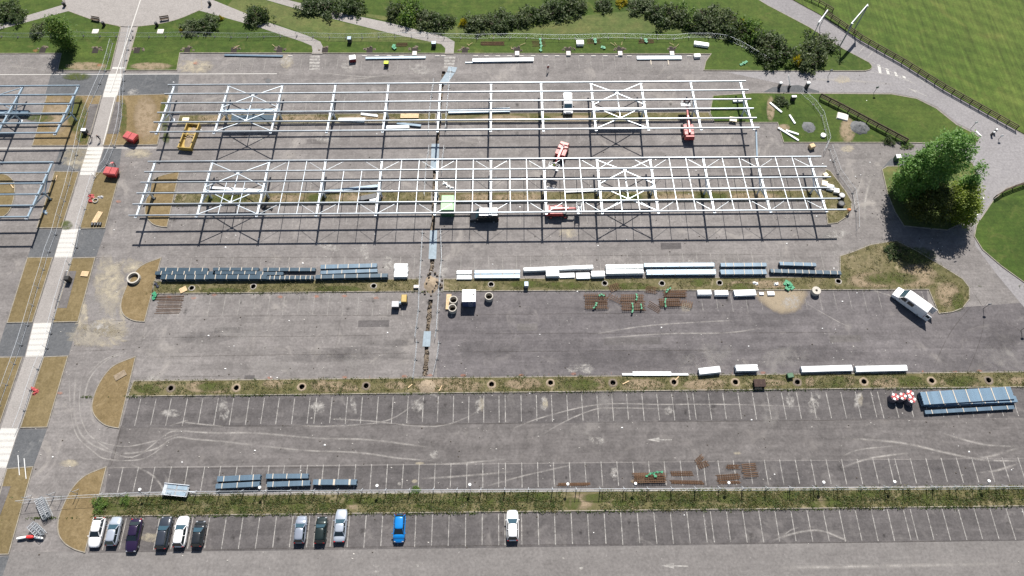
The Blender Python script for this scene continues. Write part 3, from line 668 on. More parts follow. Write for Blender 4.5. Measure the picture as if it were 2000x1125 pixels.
canopy('far white canopy frame without slender cross bars, beside the upper pair of boom lifts', -66.6, 48.1, R1, 99.2, 86.15, 2.75, 4.52, [], [(1, 2), (8, 9)], [])
canopy('near white canopy frame with many slender cross bars over the green container', -66.5, 58.9, R2, 80.55, 67.85, 2.9, 4.4,
       [(1, (2, 5)), (2, (0, 5)), (3, (1, 5)), (4, (0, 5)), (5, (0, 5)), (6, (0, 5)), (7, (0, 5)), (8, (2, 5)), (9, (0, 5)), (10, (0, 5)), (11, (0, 5))], [(1, 2), (8, 9)], [2, 3, 4, 5, 6, 7, 8, 9, 10, 11], (.4, .8, .9, 1.0, 1.3, 1.8))
canopy('pale blue canopy frame west of the footpath, beside the soil bed and red skip', -125, -84.0, [-84.35, -95.3, -106, -117], 99.2, 86.15, 2.75, 4.52, [], [(1, 2)], [], mats=PALEBLUE)
canopy('pale blue canopy frame west of the footpath, over the round straw bed', -125, -84.2, [-84.4, -95.0, -105.6, -116], 80.6, 67.75, 2.9, 4.4, [], [], [], mats=PALEBLUE)
# long beam laid between the two frames at the east end
p, q = Vector((47.6, 86.0, 4.0)), Vector((47.3, 80.4, 2.65))
o = MB().bar((0, 0, 0), q-p, .26, .3).build('link_beam', PALEBLUE); o.location = p
tag(o, 'pale blue beam linking the east ends of the two white canopy frames', 'beam')

# ------------------------------------------------------------------ steel packs
BEAMS = {}
def beam_mesh(l, w, h, mat, kind):
    key = (round(l, 2), round(w, 3), round(h, 3), mat.name, kind)
    if key not in BEAMS:
        mb = MB()
        if kind == 'c':      # folded channel section, open below
            tk = .02
            mb.box((0, 0, h/2-tk/2), (l, w, tk)); mb.box((0, -w/2+tk/2, -tk/2), (l, tk, h-tk-.004)); mb.box((0, w/2-tk/2, -tk/2), (l, tk, h-tk-.004))
        else: mb.box((0, 0, 0), (l, w, h))
        o = mb.build('beam', mat); BEAMS[key] = o.data; bpy.data.objects.remove(o)
    return BEAMS[key]
def pack(label, x0, y0, x1, y1, w, h, mat, n=5, layers=3, straps=4, cat='steel pack', name='beam_pack', group='packs of canopy steel laid out on the asphalt', zbase=0., skew=.0, kind='c', strapm=None, step=0., pw=.12):
    a, b = G(x0, y0, h+zbase), G(x1, y1, h+zbase); c = (a+b)/2; d = b-a; l = Vector((d.x, d.y)).length; rz = math.atan2(d.y, d.x)
    t = thing(name, label, cat, (c.x, c.y, zbase), rz, group)
    r = random.Random(label); bh = (h-.12)/layers; bw = w/n
    for i in range(layers):
        for j in range(n):
            if 0 < i < layers-1 and 0 < j < n-1: continue      # inside the pack: nothing shows
            link_mesh('beam', beam_mesh(l*(1-step*i), bw-.012, bh-.006, mat, kind), t, (r.uniform(-.05, .05)-l*step*i/2*0, -w/2+bw*(j+.5)+skew*i, .12+bh*(i+.5)))
    for s in (-.32, .32): MB().box((l*s, 0, .055), (.12, w+.1, .11)).build('bearer', TIMBER, t)
    for k in range(straps):
        x = -l/2+l*(k+.5)/straps+r.uniform(-.15, .15)
        mb = MB().box((x, skew*(layers-1), h+.022), (pw, w+.06, .04)); mb.box((x, w/2+.02+skew, (h+.12)/2), (pw*.6, .02, h-.10)); mb.box((x, -w/2-.02, (h+.12)/2), (pw*.6, .02, h-.10))
        mb.build('strap_batten', strapm or STRAPM, t)
    return t
SHEETB = simple('mid_blue_sheet', (.115,.185,.255), .5, .15, .18, .9)
DB, MBL, PB = DARKBLUE, MIDBLUE, PALEBLUE
pack('dark blue steel pack in the far row, at the west end beside the straw bed', 312,526,406,526.5,.68,.62,DB,4,3,4)
pack('dark blue steel pack in the middle row, nearest the straw half-moon bed', 303,533,416,533,.66,.72,DB,4,3,5)
pack('dark blue steel pack in the front row, westmost, casting a shadow on the grass strip', 314,541,408,541,.82,.9,DB,5,4,5)
pack('dark blue steel pack in the far row, second from the straw bed', 416,525.5,505,525.5,.60,.62,DB,4,3,4)
pack('dark blue steel pack in the middle row, second from the straw bed', 420,532.5,513,532.5,.60,.72,DB,4,3,4)
pack('dark blue steel pack in the front row, second from the west end', 408,540.5,521,540.5,.82,.9,DB,5,4,5)
pack('dark blue steel pack in the far row, third from the straw bed', 514,526,616,526,.66,.62,DB,4,3,5)
pack('short dark blue steel pack in the middle row, third from the straw bed', 501,534,553,534,.60,.72,DB,4,3,2)
pack('dark blue steel pack with many pale battens, front row, third from the west', 521,542,612,541.5,.66,.8,DB,5,4,9)
pack('blue steel pack with four battens, far one of the three before the white sheds', 626,521,736,518,.78,.62,MBL,5,3,5)
pack('blue steel pack with five battens, middle one of the three before the white stack', 626,532,737,528,.66,.66,MBL,4,3,4)
pack('long dark blue steel pack, front one of the three beside the white stack', 616,540.5,757,537.5,.72,.9,DB,5,4,6)
for i, (y, wd) in enumerate(((519.5, .98), (533, 1.5))):
    pack(['white bundle of short steel parts, far half of the square stack by the trench', 'white bundle of short steel parts, near half of the square stack by the trench'][i], 770,y,796,y,wd,.8,WHITE,6,3,0, cat='steel pack')
for i, y in enumerate((531.5, 541.5)):
    pack(['white short bundle just east of the trench, far one of two', 'white short bundle just east of the trench, near one of two'][i], 892,y,921,y,.72,.45,WHITE,4,2,0)
for i, y in enumerate((531, 539.5)):
    pack(['pale blue steel pack east of the trench, far one of a pair', 'pale blue steel pack east of the trench, near one of a pair'][i], 927,y,1015.5,y-.4,.68,.62,PB,5,3,4)
pack('long white beam pack lying slightly askew behind the white boxes', 1022.5,526,1158,520.5,.66,.8,WHITE,3,2,0)
pack('white wide bundle standing in front of the askew white beams', 1066.5,533.5,1092,533,1.15,.9,WHITE,5,3,0)
pack('white bundle under a crumpled sheet, between two white bundles', 1093,538,1122,537,.9,.4,WHITE,5,2,0)
pack('low white bundle, second from the long white pair', 1125.5,538.5,1152,538,1.15,.5,WHITE,5,2,0)
pack('white bundle with bluish front next to the long white pair', 1155,534.5,1181,534,1.05,.9,WHITE,5,3,0)
pack('long white steel pack, far one of the pair in the middle of the row', 1183.5,520.5,1256,519.5,.78,.85,WHITE,5,4,3, strapm=WHITEP)
pack('long white steel pack, near one of the pair in the middle of the row', 1184,530.5,1257,529.5,.78,.95,WHITE,5,4,3, strapm=WHITEP)
pack('pale blue long steel pack, far one of the pair beside the white packs', 1258.5,517.5,1395,516.5,.72,.75,PB,5,3,5)  # pale colour of this pair holds the sun glare on blue steel
pack('pale blue long steel pack, near one of the pair beside the white packs', 1263,531.5,1398,530.5,.98,.75,PB,6,3,6)
pack('slate blue steel pack, far one of the pair opposite the white bundles', 1407.5,517,1497,516.5,.72,.75,MBL,5,3,5)
pack('slate blue steel pack, near one of the pair opposite the white bundles', 1407.5,531,1497,530.5,.92,.8,MBL,6,3,5)
pack('short dark blue steel pack, far one at the east end of the row', 1523,514.5,1594,516.5,.66,.8,MBL,4,3,4)
pack('long dark blue steel pack with many battens, near one at the east end', 1505,528.5,1643,532.5,.68,.75,DB,5,3,10)
GB = 'blue steel packs by the wire fence'
pack('ribbed blue steel pack by the wire fence, far one of the west pair', 424,935.5,508,931.5,.80,.85,MBL,6,4,3,group=GB)
pack('ribbed blue steel pack by the wire fence, near one of the west pair', 421,949.5,507,945,.74,.85,MBL,6,4,3,group=GB)
pack('ribbed blue steel pack by the wire fence, far one of the middle pair', 519,930,601.5,929.5,.72,.85,MBL,6,4,3,group=GB)
pack('ribbed blue steel pack by the wire fence, near one of the middle pair', 521,946,605,943,.76,.85,MBL,6,4,3,group=GB)
pack('ribbed blue steel pack by the wire fence, standing alone nearest the lamp', 611,941.5,696,941.5,.80,.9,MBL,6,4,3,group=GB, pw=.3)
# light steel lying along the top edge of the car park
pack('thin blue steel bundle along the lawn kerb, westmost of four', 438,107,552,109,.42,.25,MBL,3,2,0)
pack('thin blue steel bundle along the lawn kerb behind the lime crate', 714,113,831,111.5,.52,.3,PB,4,2,0)
pack('white steel bundle along the kerb with a thin blue one before it', 923,117,1042,115.5,.92,.4,WHITE,4,2,0)
pack('thin pale blue beam lying before the white bundle at the kerb', 909,122,1030,119.5,.25,.2,PB,2,1,0)
pack('broad pale blue steel bundle on two battens at the kerb', 1244,112.5,1331,112,.85,.3,PB,5,2,0)
for x in (1271, 1305): 
    c = G(x, 121); o = MB().box((0, 0, .05), (.18, 1.6, .1)).build('timber_bearer', STRAPM); o.location = c
    tag(o, 'pale timber batten poking out below the broad blue bundle, ' + ('west' if x < 1290 else 'east') + ' one', 'batten', 'battens below the broad blue bundle')
# white parts under the frames
pack('white beam bundle under the far frame beside the cream boards', 661,232.5,713,232,.6,.4,WHITE,3,2,0)
pack('pale bundle lying close before the white beams under the far frame', 664,236,712,236.5,.4,.3,PB,3,1,0)
pack('small white bundle with an orange end under the far frame', 705,222,738,226,.5,.3,WHITE,3,1,0)
pack('white flat bundle on asphalt under the far frame near the yellow skip', 753,248,799,247,.75,.5,WHITE,4,2,0)
pack('blue flat bundle behind the white one under the far frame', 775,240,822,245,.5,.4,MBL,3,2,0)
pack('pale sheets stacked east of the trench under the far frame', 876,217,996,214,.95,.5,PB,6,3,0)
pack('white tie beams lying under the near frame, beside the fallen white bag', 1105,373.5,1170,370.5,.5,.4,WHITE,3,2,0)
pack('pale blue beams lying askew under the near frame', 632,374,742,362,.55,.5,PB,3,2,0)
pack('white boards leaning under the near frame beside the dark tray', 722,391,743,386,.7,.4,WHITE,3,1,0)
pack('dark tray with steel offcuts under the near frame', 700,388,735,381,1.0,.5,DARKG,4,2,0)
pack('white packs stacked in the braced bay of the far frame', 440,215,545,214,.55,.3,PB,3,1,0)
pack('blue steel lying in the braced bay of the far frame', 452,230,535,229,1.2,.35,DB,6,2,0)
pack('white steel lying in the braced bay of the near frame', 410,366,515,372,.5,.3,WHITE,3,1,0)
pack('white beam lying on the grass by the far frame end', 1432,196,1455,195,.55,.5,WHITE,3,2,0)
pack('blue beam stack under the frame west of the footpath', -10,218,55,219,1.0,.8,MBL,5,3,0)
# white packs on the third strip
GS = 'white steel packs along the third planted strip'
pack('short white steel pack tilted slightly beside the lattice beams', 1366,725,1407,720.5,1.05,.95,WHITE,4,3,0,group=GS,kind='b')
pack('short white steel pack just behind the stacked dark pallets', 1437.5,718.5,1480,717.5,1.05,.95,WHITE,4,3,0,group=GS,kind='b')
pack('long white steel pack, west one of the two nearest the red barriers', 1566,721,1665,718,.98,.75,WHITE,4,3,0,group=GS,kind='b')
pack('long white steel pack, east one of the two nearest the red barriers', 1672,720.5,1772,718,.98,.75,WHITE,4,3,0,group=GS,kind='b')
pack('long white lattice beam bundle with pointed ends on the strip edge', 1215,731,1344,731,.36,.35,WHITE,2,1,0,group=GS,kind='b')
pack('white middle part of the lattice beam bundle, wider than the ends', 1236,729.5,1311,729.5,.7,.38,WHITE,4,1,0,group=GS,kind='b')
# wrapped white packs south of the second strip
def wrapped(label, x0, x1, y, wpx, h, cat='wrapped pack'):
    a, b = G(x0, y, h), G(x1, y, h); c = (a+b)/2; l = (b-a).length
    t = thing('wrapped_pack', label, cat, (c.x, c.y, 0), 0, 'white wrapped packs')
    mb = MB().taper((0, 0, .1), (l, wpx), (l*.99, wpx*.98), h-.22); mb.taper((0, 0, h-.12), (l*.99, wpx*.98), (l*.93, wpx*.8), .12)
    o = mb.build('wrapping', WHITEP, t); MB().box((0, 0, .05), (l*.9, wpx*.9, .1)).build('pallet', TIMBER, t)
    for u in (-.3, .3): MB().box((l*u, 0, h+.006), (.06, wpx*.82, .012)).build('strap', GREYM, t)
    return t
wrapped('white wrapped pack west of its twin, beside the rusty bars', 1362.5, 1390, 570.5, 1.0, .7); wrapped('white wrapped pack between its twin and the longer white pack', 1396, 1423, 571.5, 1.0, .7)
pack('white beam bundle with jutting ends beside the sand spill', 1434, 572, 1476, 570.5, 1.1, .7, WHITE, 5, 3, 0, group='white wrapped packs', kind='b')
wrapped('small white box on the sand spill nearest the beam bundle', 1483, 1492, 573, .6, .25, 'box'); wrapped('larger white box on the sand spill', 1499, 1513, 572.5, .85, .3, 'box')
# the broad pile of blue sheets at the east edge
pack('broad flat pile of blue steel sheets by the red barriers', 1801,778,1978,767,2.1,1.1,SHEETB,14,3,7,cat='steel pile',name='sheet_pile',group='blue steel sheets by the red barriers',kind='b',pw=.14)
pack('second layer of blue steel sheets stepping out of the broad pile', 1807,786,1986,779,1.0,.85,SHEETB,7,3,7,cat='steel pile',name='sheet_pile',group='blue steel sheets by the red barriers',kind='b',pw=.14)
pack('narrow blue steel sheets in front of the broad pile, far one', 1812,792,1980,785,.5,.55,MBL,4,2,4,cat='steel pile',name='sheet_pile',group='blue steel sheets by the red barriers',kind='b')
pack('narrow blue steel sheets in front of the broad pile, nearest the bays', 1807,805,1981,795,.6,.5,MBL,4,2,6,cat='steel pile',name='sheet_pile',group='blue steel sheets by the red barriers',kind='b')

# ------------------------------------------------------------------ rusty reinforcing bars and green slings
def rebar(label, px, py, wpx, hpx, n, rot=0., cage=True, z0=.0, sling=None, hgt=.35):
    c = G(px, py); a, b = G(px-wpx/2, py), G(px+wpx/2, py); l = (b-a).length
    d0, d1 = G(px, py-hpx/2), G(px, py+hpx/2); wd = (d0-d1).length
    t = thing('rebar_bundle', label, 'rebar', (c.x, c.y, z0), rot, 'rusty reinforcing bars')
    r = random.Random(label); lay = 2 if hgt > .2 else 1
    me = None
    for k in range(lay):
        for i in range(n):
            if me is None:
                o = MB().bar((-l/2, 0, 0), (l/2, 0, 0), .055, .055).build('bar', RUST, t); me = o.data
            else: o = link_mesh('bar', me, t)
            o.location = (r.uniform(-.2, .2), -wd/2+wd*(i+.5)/n+r.uniform(-.03, .03), .05+k*hgt); o.rotation_euler[2] = r.uniform(-.015, .015)
    if cage:
        sm = None
        for i in range(max(3, int(l/.35))):
            x = -l/2+.15+i*.35
            if sm is None:
                mb = MB()
                for z in (.03, hgt+.08): mb.bar((0, -wd/2, z), (0, wd/2, z), .03, .03)
                for y in (-wd/2, wd/2): mb.bar((0, y, .03), (0, y, hgt+.08), .03, .03)
                o = mb.build('stirrup', RUST, t); sm = o.data
            else: o = link_mesh('stirrup', sm, t)
            o.location.x = x
    return t
def sling(label, pts, z=.45, w=.16):
    c = G(*pts[0]); P = [G(x, y, z+.1*(i % 2)) - Vector((c.x, c.y, 0)) for i, (x, y) in enumerate(pts)]
    mb = MB(); mb.tube(P, w/2, 6)
    rr = random.Random(label)
    for p in P: mb.box(p, (w*2.2, w*1.6, .14), rr.uniform(0, 3))
    o = mb.build('lifting_sling', GREENW); o.location = (c.x, c.y, 0)
    return tag(o, label, 'sling', 'green lifting slings')
rebar('rusty bars laid in loose rows by the half-moon bed', 330, 600, 48, 26, 10, 0, False, hgt=.12)
rebar('rusty bars behind the loose rows, touching the grass strip', 330, 582, 56, 10, 5, 0, False, hgt=.12)
rebar('rusty bar cage pile under two green slings, west of the three', 1164, 590, 44, 30, 10)
rebar('rusty bar cage pile with long green sling, middle of the three', 1236, 592, 45, 32, 11)
rebar('rusty bar cage pile east of the three, near half', 1308, 592, 42, 16, 7); rebar('rusty bar cage pile east of the three, far half by the grass', 1318, 575, 44, 14, 6)
rebar('small rusty cage at the east end of the cage piles', 1341, 594, 14, 20, 6, R(70)); rebar('loose rusty stirrups between the west and middle cage piles', 1201, 583, 14, 26, 6, R(60), True, hgt=.2); rebar('loose rusty bars fallen between middle and east cage piles', 1277, 600, 26, 14, 5, R(-35), False, hgt=.1)
rebar('rusty stirrups on the grass above the west cage gap', 1200, 562, 22, 14, 6, R(20), True, .1, hgt=.2); rebar('rusty stirrups on the grass above the middle cage gap', 1272, 567, 22, 14, 6, R(-10), True, .1, hgt=.2)
rebar('low brown cage by the wire fence, westmost in the bays', 1120, 946, 62, 6, 5, 0, hgt=.12); rebar('large rusty cage pile under a green sling in the front bays', 1268, 934, 62, 20, 9, hgt=.5)
rebar('low rusty cage east of the large slung pile', 1331, 925, 43, 9, 5, hgt=.15); rebar('long low rusty cage close to the wire fence', 1342, 942, 64, 7, 5, R(-2), hgt=.12)
rebar('tilted rusty cage lying across the bay line end', 1366, 897, 20, 10, 5, R(40), hgt=.2); rebar('rusty cage crossing under the tilted one', 1372, 908, 22, 12, 5, R(18), hgt=.15)
rebar('square rusty cage in the fourth bay from the lamp', 1422, 932, 45, 11, 6, R(3), hgt=.2); rebar('narrow rusty cage below the square one at the fence', 1424, 942, 44, 6, 4, 0, hgt=.12)
rebar('small rusty cage beside the fanned bars', 1432, 912, 25, 9, 5, hgt=.2); rebar('fanned bundle of rusty orange bars at the row end', 1463, 919, 28, 28, 8, R(4), False, hgt=.25)
rebar('brown bars lying on the lawn near the green sack', 785, 88, 22, 8, 5, 0, False, .1, hgt=.12); rebar('brown bars lying on the lawn east of the garden path', 962, 86, 46, 8, 6, 0, False, .1, hgt=.12); rebar('brown bars on the lawn by the green slings', 1053, 86, 26, 12, 5, 0, False, .1, hgt=.12); rebar('brown bars on the lawn beyond the white box', 1160, 82, 26, 10, 5, 0, False, .1, hgt=.12); rebar('brown bars on the lawn between two footing pits', 1262, 82, 30, 8, 5, 0, False, .1, hgt=.12)
sling('green sling over the west cage pile, far one', [(1171,577),(1175,575),(1179,577)]); sling('green sling over the west cage pile, near one', [(1165,592),(1164,596),(1160,601)])
sling('green sling at the far edge of the middle cage pile', [(1243,575),(1244,580),(1243,585)]); sling('long green sling hanging over the middle cage pile', [(1235,593),(1236,599),(1236,606),(1235,609)]); sling('thin green sling at the side of the middle cage pile', [(1252,595),(1253,602)])
sling('green sling on the grass above the east cage pile', [(1309,563),(1304,566),(1302,570)]); sling('green sling over the near half of the east cage pile', [(1300,584),(1299,590),(1300,598)])
sling('green sling draped over the large front cage pile', [(1263,930),(1270,925),(1276,924),(1284,922),(1293,922)], .7); sling('second green end on the large front cage pile', [(1277,925),(1280,930)], .7, .2)
sling('green bundle on the lawn crossing the mesh fence', [(1055,77),(1056,84),(1057,90),(1056,98)], .2, .28); sling('small green sack on the lawn by brown bars', [(769,90),(770,93)], .25, .4); sling('green wrap on the lawn above the white box', [(1162,77),(1163,82)], .25, .3); sling('green wrap on the lawn near the shrubs', [(1261,77),(1262,81)], .25, .3)
sling('green strip lying on the corner of the lawn', [(1448,126),(1453,123),(1457,121)], .2, .3); sling('green net heap on the sandy strip', [(1536,553),(1541,556),(1545,560),(1539,561)], .2, .5); sling('green net at the corner of the half-moon bed', [(301,573),(303,577),(300,582)], .2, .3); sling('green plastic on the lawn below the mesh fence', [(1176,92),(1180,93)], .2, .3)

# ------------------------------------------------------------------ footing pits
RIMC = simple('dusty_grey_collar', (.27,.25,.225), .95, 0, .25)
PITG = 'footing pits in the planted strips'
for row, (pits, z) in enumerate(((PITS3, .1), (PITS2, .1))):
    for i, (x, y) in enumerate(pits):
        c = G(x, y); hr = [Vector((p[0]-c.x, p[1]-c.y)) for p in HOLES[(0 if row == 0 else len(PITS3))+i]]
        t = thing('footing_pit', f"round footing pit with sandy rim, {ordn(i)} from the west in the {'third' if row == 0 else 'second'} planted strip", 'footing pit', (c.x, c.y, z), 0, PITG)
        n = len(hr); rr = random.Random(i+row*50); mb = MB()
        rings = [(1.0, -.02), (1.08, .08), (1.4, .07), (1.8, .01)] if row == 0 else [(1.0, -.02), (1.06, .05), (1.25, .05), (1.4, .01)]
        for f, zz in rings: mb.v += [(p.x*f*rr.uniform(.95, 1.1), p.y*f*rr.uniform(.9, 1.05), zz+rr.uniform(-.02, .03)*(f > 1.0)) for p in hr]
        for k in range(3):
            for j in range(n): mb.face((k*n+j, k*n+(j+1) % n, (k+1)*n+(j+1) % n, (k+1)*n+j))
        mb.build('spoil_rim', (SANDY if i % 3 else EARTH) if row == 0 else RIMC, t, True)
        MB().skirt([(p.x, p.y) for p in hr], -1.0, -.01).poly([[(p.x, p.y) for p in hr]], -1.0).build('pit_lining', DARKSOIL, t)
        MB().cyl((.05, .05, -1.0), (.05, .05, -.45), .09, 8).build('anchor_sleeve', DARKG, t)
for i, x in enumerate((84,187,268,366,457,546,635,722,810,908,1010,1110,1211,1312)):
    c = G(x, 99); z = .1
    t = thing('edge_pit', f'square dark pit cut into the lawn kerb, {ordn(i)} from the west', 'footing pit', (c.x, c.y, z), 0, 'square pits along the lawn kerb')
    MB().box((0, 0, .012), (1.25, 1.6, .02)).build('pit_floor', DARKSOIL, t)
    mb = MB(); rr = random.Random(i)
    for k in range(7):
        a = rr.uniform(0, 6.28); rad = rr.uniform(.85, 1.35); mb.taper((rad*math.cos(a), abs(rad*math.sin(a))*.9-.1, 0), (.5, .45), (.15, .12), rr.uniform(.08, .22))
    mb.build('spoil_heap', EARTH, t)
    for k in range(rr.randint(0, 3)):
        a_ = rr.uniform(0, 3.1); q_ = Vector((rr.uniform(-1.2, 1.2), rr.uniform(.2, 1.3), .15)); MB().bar(q_, q_+Vector((math.cos(a_), math.sin(a_), .1))*rr.uniform(.5, 1.3), .05, .05).build('timber_peg', TIMBER, t)
    if x > 1000 or x in (810,):
        c2 = G(x, 106); o = MB().taper((0, 0, 0), (.95, 1.2), (.88, 1.1), .35).build('concrete_block', CONC); o.location = (c2.x, c2.y, 0)
        tag(o, f'pale concrete block before the {ordn(i)} square pit of the lawn kerb', 'concrete block', 'concrete blocks before the kerb pits')
xs = [712,736,760,784,854,866,929,950,972,995,1018,1041,1066,1088,1136,1159,1182,1206,1229,1346,567]
for i, x in enumerate(sorted(xs)):
    c = G(x, 110); o = MB().taper((0, 0, 0), (1.0, .30), (.92, .16), .14).build('wheel_stop', CONC); o.location = c
    tag(o, f'pale concrete wheel stop at the lawn kerb, {ordn(i)} from the west', 'wheel stop', 'wheel stops along the lawn kerb')

# ------------------------------------------------------------------ fences
def fence_proto(h, dark):
    t = thing('mesh_fence', 'x x x x', 'fence panel')
    L = 3.4; m = GALV_D if dark else GALV
    mb = MB(); r = .021
    mb.cyl((0, 0, .08), (0, 0, h), r, 6).cyl((L, 0, .08), (L, 0, h), r, 6).cyl((0, 0, h-.02), (L, 0, h-.02), r, 6).cyl((0, 0, .2), (L, 0, .2), r*.8, 6)
    mb.build('frame', m, t)
    mb = MB()
    for i in range(1, 18): mb.bar((L*i/18, 0, .2), (L*i/18, 0, h), .003, .003)
    for i in range(1, 5): mb.bar((0, 0, .2+(h-.2)*i/5), (L, 0, .2+(h-.2)*i/5), .003, .003)
    stuff(mb.build('wire_mesh', WIRE, t))
    return t
foot_me = None
def fence(pts, h, row, dark=False, foot=True, start='north end', px=True, cat='fence panel'):
    P = GP(pts) if px else [Vector(p) for p in pts]
    proto = None
    for i, (a, b) in enumerate(zip(P, P[1:])):
        d = b-a
        n = max(1, round(d.length/3.45))
        for k in range(n):
            p0, p1 = a+d*k/n, a+d*(k+1)/n
            FCOUNT[row] = FCOUNT.get(row, -1)+1; idx = FCOUNT[row]
            key = (h, dark)
            if key not in FPROTO: FPROTO[key] = fence_proto(h, dark); o = FPROTO[key]
            else: o = copy_tree(FPROTO[key])
            o.location = (p0.x, p0.y, 0); o.rotation_euler[2] = math.atan2(d.y, d.x); o.scale = ((p1-p0).length/3.46, 1, 1)
            tag(o, f'mesh fence panel {row}, {ordn(idx)} from {start}', cat, 'wire mesh fence panels')
            if foot:
                global foot_me
                if foot_me is None:
                    mb = MB().taper((0, 0, 0), (.20, .60), (.15, .52), .13); f = mb.build('ballast_block', DARKG); foot_me = f.data
                else: f = link_mesh('ballast_block', foot_me)
                f.location = (p0.x, p0.y, .1 if row.startswith('on the lawn') else .012); f.rotation_euler[2] = math.atan2(d.y, d.x)+rnd.uniform(-.15, .15)
                tag(f, f'dark fence block {row}, {ordn(idx)} from {start}', 'fence block', 'concrete feet of the mesh fences')
FPROTO, FCOUNT = {}, {}
W1 = 'west of the footpath'
fence([(221,86),(214,113),(206,140),(184,190),(172,218),(161,252),(150,304),(143,334),(136,363),(127,394),(118,425),(109,459),(96,493),(86,528),(75,563),(65,598),(54,636),(42,675),(29,712),(14,753),(0,793),(-15,835)], 1.5, W1)
W2 = 'east of the footpath'
fence([(258,61),(250,98),(243,140),(241,178),(240,203),(238,229),(233,257),(224,288),(209,322),(186,348),(176,380),(167,410),(157,445),(150,484),(137,517),(126,553),(115,590),(106,624),(92,681),(75,722),(61,763),(49,803),(35,840)], 1.5, W2)
xs = list(range(-60, 1340, 32))
fence([(x, 71+(2 if x < 600 else (5 if x > 930 else 3))+1.2*math.sin(x*.03)) for x in xs if not (225 < x < 262)]+[(1345,74),(1385,74),(1418,78),(1449,92),(1475,108),(1500,122)], 1.35, 'on the lawn', True, start='west end')
fence([(46,983),(84,979),(122,975),(156,973),(190,971),(235,969),(279,967),(324,966),(368,965),(413,964.5),(458,964),(503,963.5)]+[(548+45*i, 963-.19*(i*1.0)*1.3) for i in range(34)], 2.1, 'along the front strip', foot=False, start='west end')
T1 = 'west of the trench'
fence([(848,160),(843,190),(839,225),(837,262)], 1.1, T1, True); fence([(839,290),(833,325),(831,355),(829,385)], 1.1, T1, True); fence([(826,455),(823,508),(821,540),(819,572),(818,607),(814,640),(811,662)], 1.1, T1, True); fence([(815,668),(812,703),(807,742)], 1.1, T1, True)
T2 = 'east of the trench'
fence([(881,140),(877,172),(872,225),(870,258)], 1.1, T2, True); fence([(868,290),(865,308),(863,340)], 1.1, T2, True); fence([(861,452),(863,508),(860,540),(857,575),(855,610),(853,645),(850,663)], 1.1, T2, True); fence([(858,670),(854,702),(846,737)], 1.1, T2, True)
E1 = 'curving over the east lawn'
fence([(1562,182),(1588,205),(1604,227),(1611,254),(1617,277),(1608,298)], 1.5, E1, True); fence([(1620,292),(1637,340),(1665,378),(1671,412),(1672,452)], 1.5, E1, True)
# white lamps on the wire fence posts
for i, (x, y) in enumerate(((741,959.5),(919,957.5),(1107,956.5),(1237,955.5),(1416,954),(1598,953),(1734,952),(1915,950.5),(516,963),(286,967))):
    c = G(x, y); t = thing('fence_lamp', f'white lamp on a thin post at the front wire fence, {ordn(sorted((741,919,1107,1237,1416,1598,1734,1915,516,286)).index(x)) if False else ordn([286,516,741,919,1107,1237,1416,1598,1734,1915].index(x))} from the west', 'lamp', (c.x, c.y, 0), 0, 'white lamps along the front wire fence')
    MB().tube([(0, 0, 0), (0, 0, 2.2), (0, .35, 2.45)], .045, 6).build('post', GALV_D, t)
    mb = MB().cyl((0, .4, 2.36), (0, .4, 2.48), .24, 10, .20); mb.build('lamp_head', WHITEP, t)
# dark bent braces behind the fence joints: posts of the front fence
pf = None
for i in range(42):
    x = 60+46.3*i; y = 983-.28*x/2.2 if x < 190 else (971-(x-190)*.0265 if x < 500 else 963.2-.0057*(x-500)-.0)
    c = G(x, y)
    if pf is None:
        pf = thing('strutted_pole', 'x', 'fence post', (0, 0, 0)); MB().cyl((0, 0, 0), (0, 0, 2.15), .05, 6).build('post_tube', GALV_D, pf); MB().bar((0, .7, .05), (0, .02, 1.6), .05, .05).build('raking_strut', GALV, pf); o = pf
    else: o = copy_tree(pf)
    o.location = (c.x, c.y-.06, 0); tag(o, f'steel post with raking strut of the front wire fence, {ordn(i)} from the west end', 'fence post', 'posts of the front wire fence')
# timber post and rail fences
def rail_fence(label, pts, h, npost, rails=(.45, .95), z=.1):
    c0 = G(*pts[0]); P = [G(x, y) for x, y in pts]
    L = [0]
    for a, b in zip(P, P[1:]): L.append(L[-1]+(b-a).length)
    def at(s):
        for i in range(len(P)-1):
            if s <= L[i+1]+1e-6: return P[i].lerp(P[i+1], (s-L[i])/(L[i+1]-L[i]))
        return P[-1]
    t = thing('timber_fence', label, 'fence', (c0.x, c0.y, z))
    Q = [at(L[-1]*i/npost)-c0 for i in range(npost+1)]
    me = None
    for q in Q:
        if me is None: o = MB().box((0, 0, h/2), (.14, .14, h)).build('post', WOOD_D, t); me = o.data
        else: o = link_mesh('post', me, t)
        o.location = (q.x, q.y, 0)
    for a, b in zip(Q, Q[1:]):
        for zz in rails: MB().bar((a.x, a.y, zz*h), (b.x, b.y, zz*h), .09, .16).build('rail', WOOD_D, t)
rail_fence('dark timber post and rail fence between the road and the mown field', [(1608,29),(1640,50),(1681,79),(1761,124),(1841,174),(1921,219),(1983,254)], 1.25, 23, (.35, .62, .93))
rail_fence('dark timber post and rail fence crossing the lawn by the dark gravel heap', [(1600,192),(1640,212),(1700,244),(1768,280)], 1.3, 9, (.3, .55, .8, .97))
rail_fence('short dark timber fence by the path beside the tree', [(1940,388),(1962,374),(2000,361),(2060,345)], 1.2, 6, (.35, .65, .95))
rail_fence('pale rail fence at the far edge of the mown field', [(1570,-4),(1597,8),(1625,24)], 1.0, 4, (.5, .95))

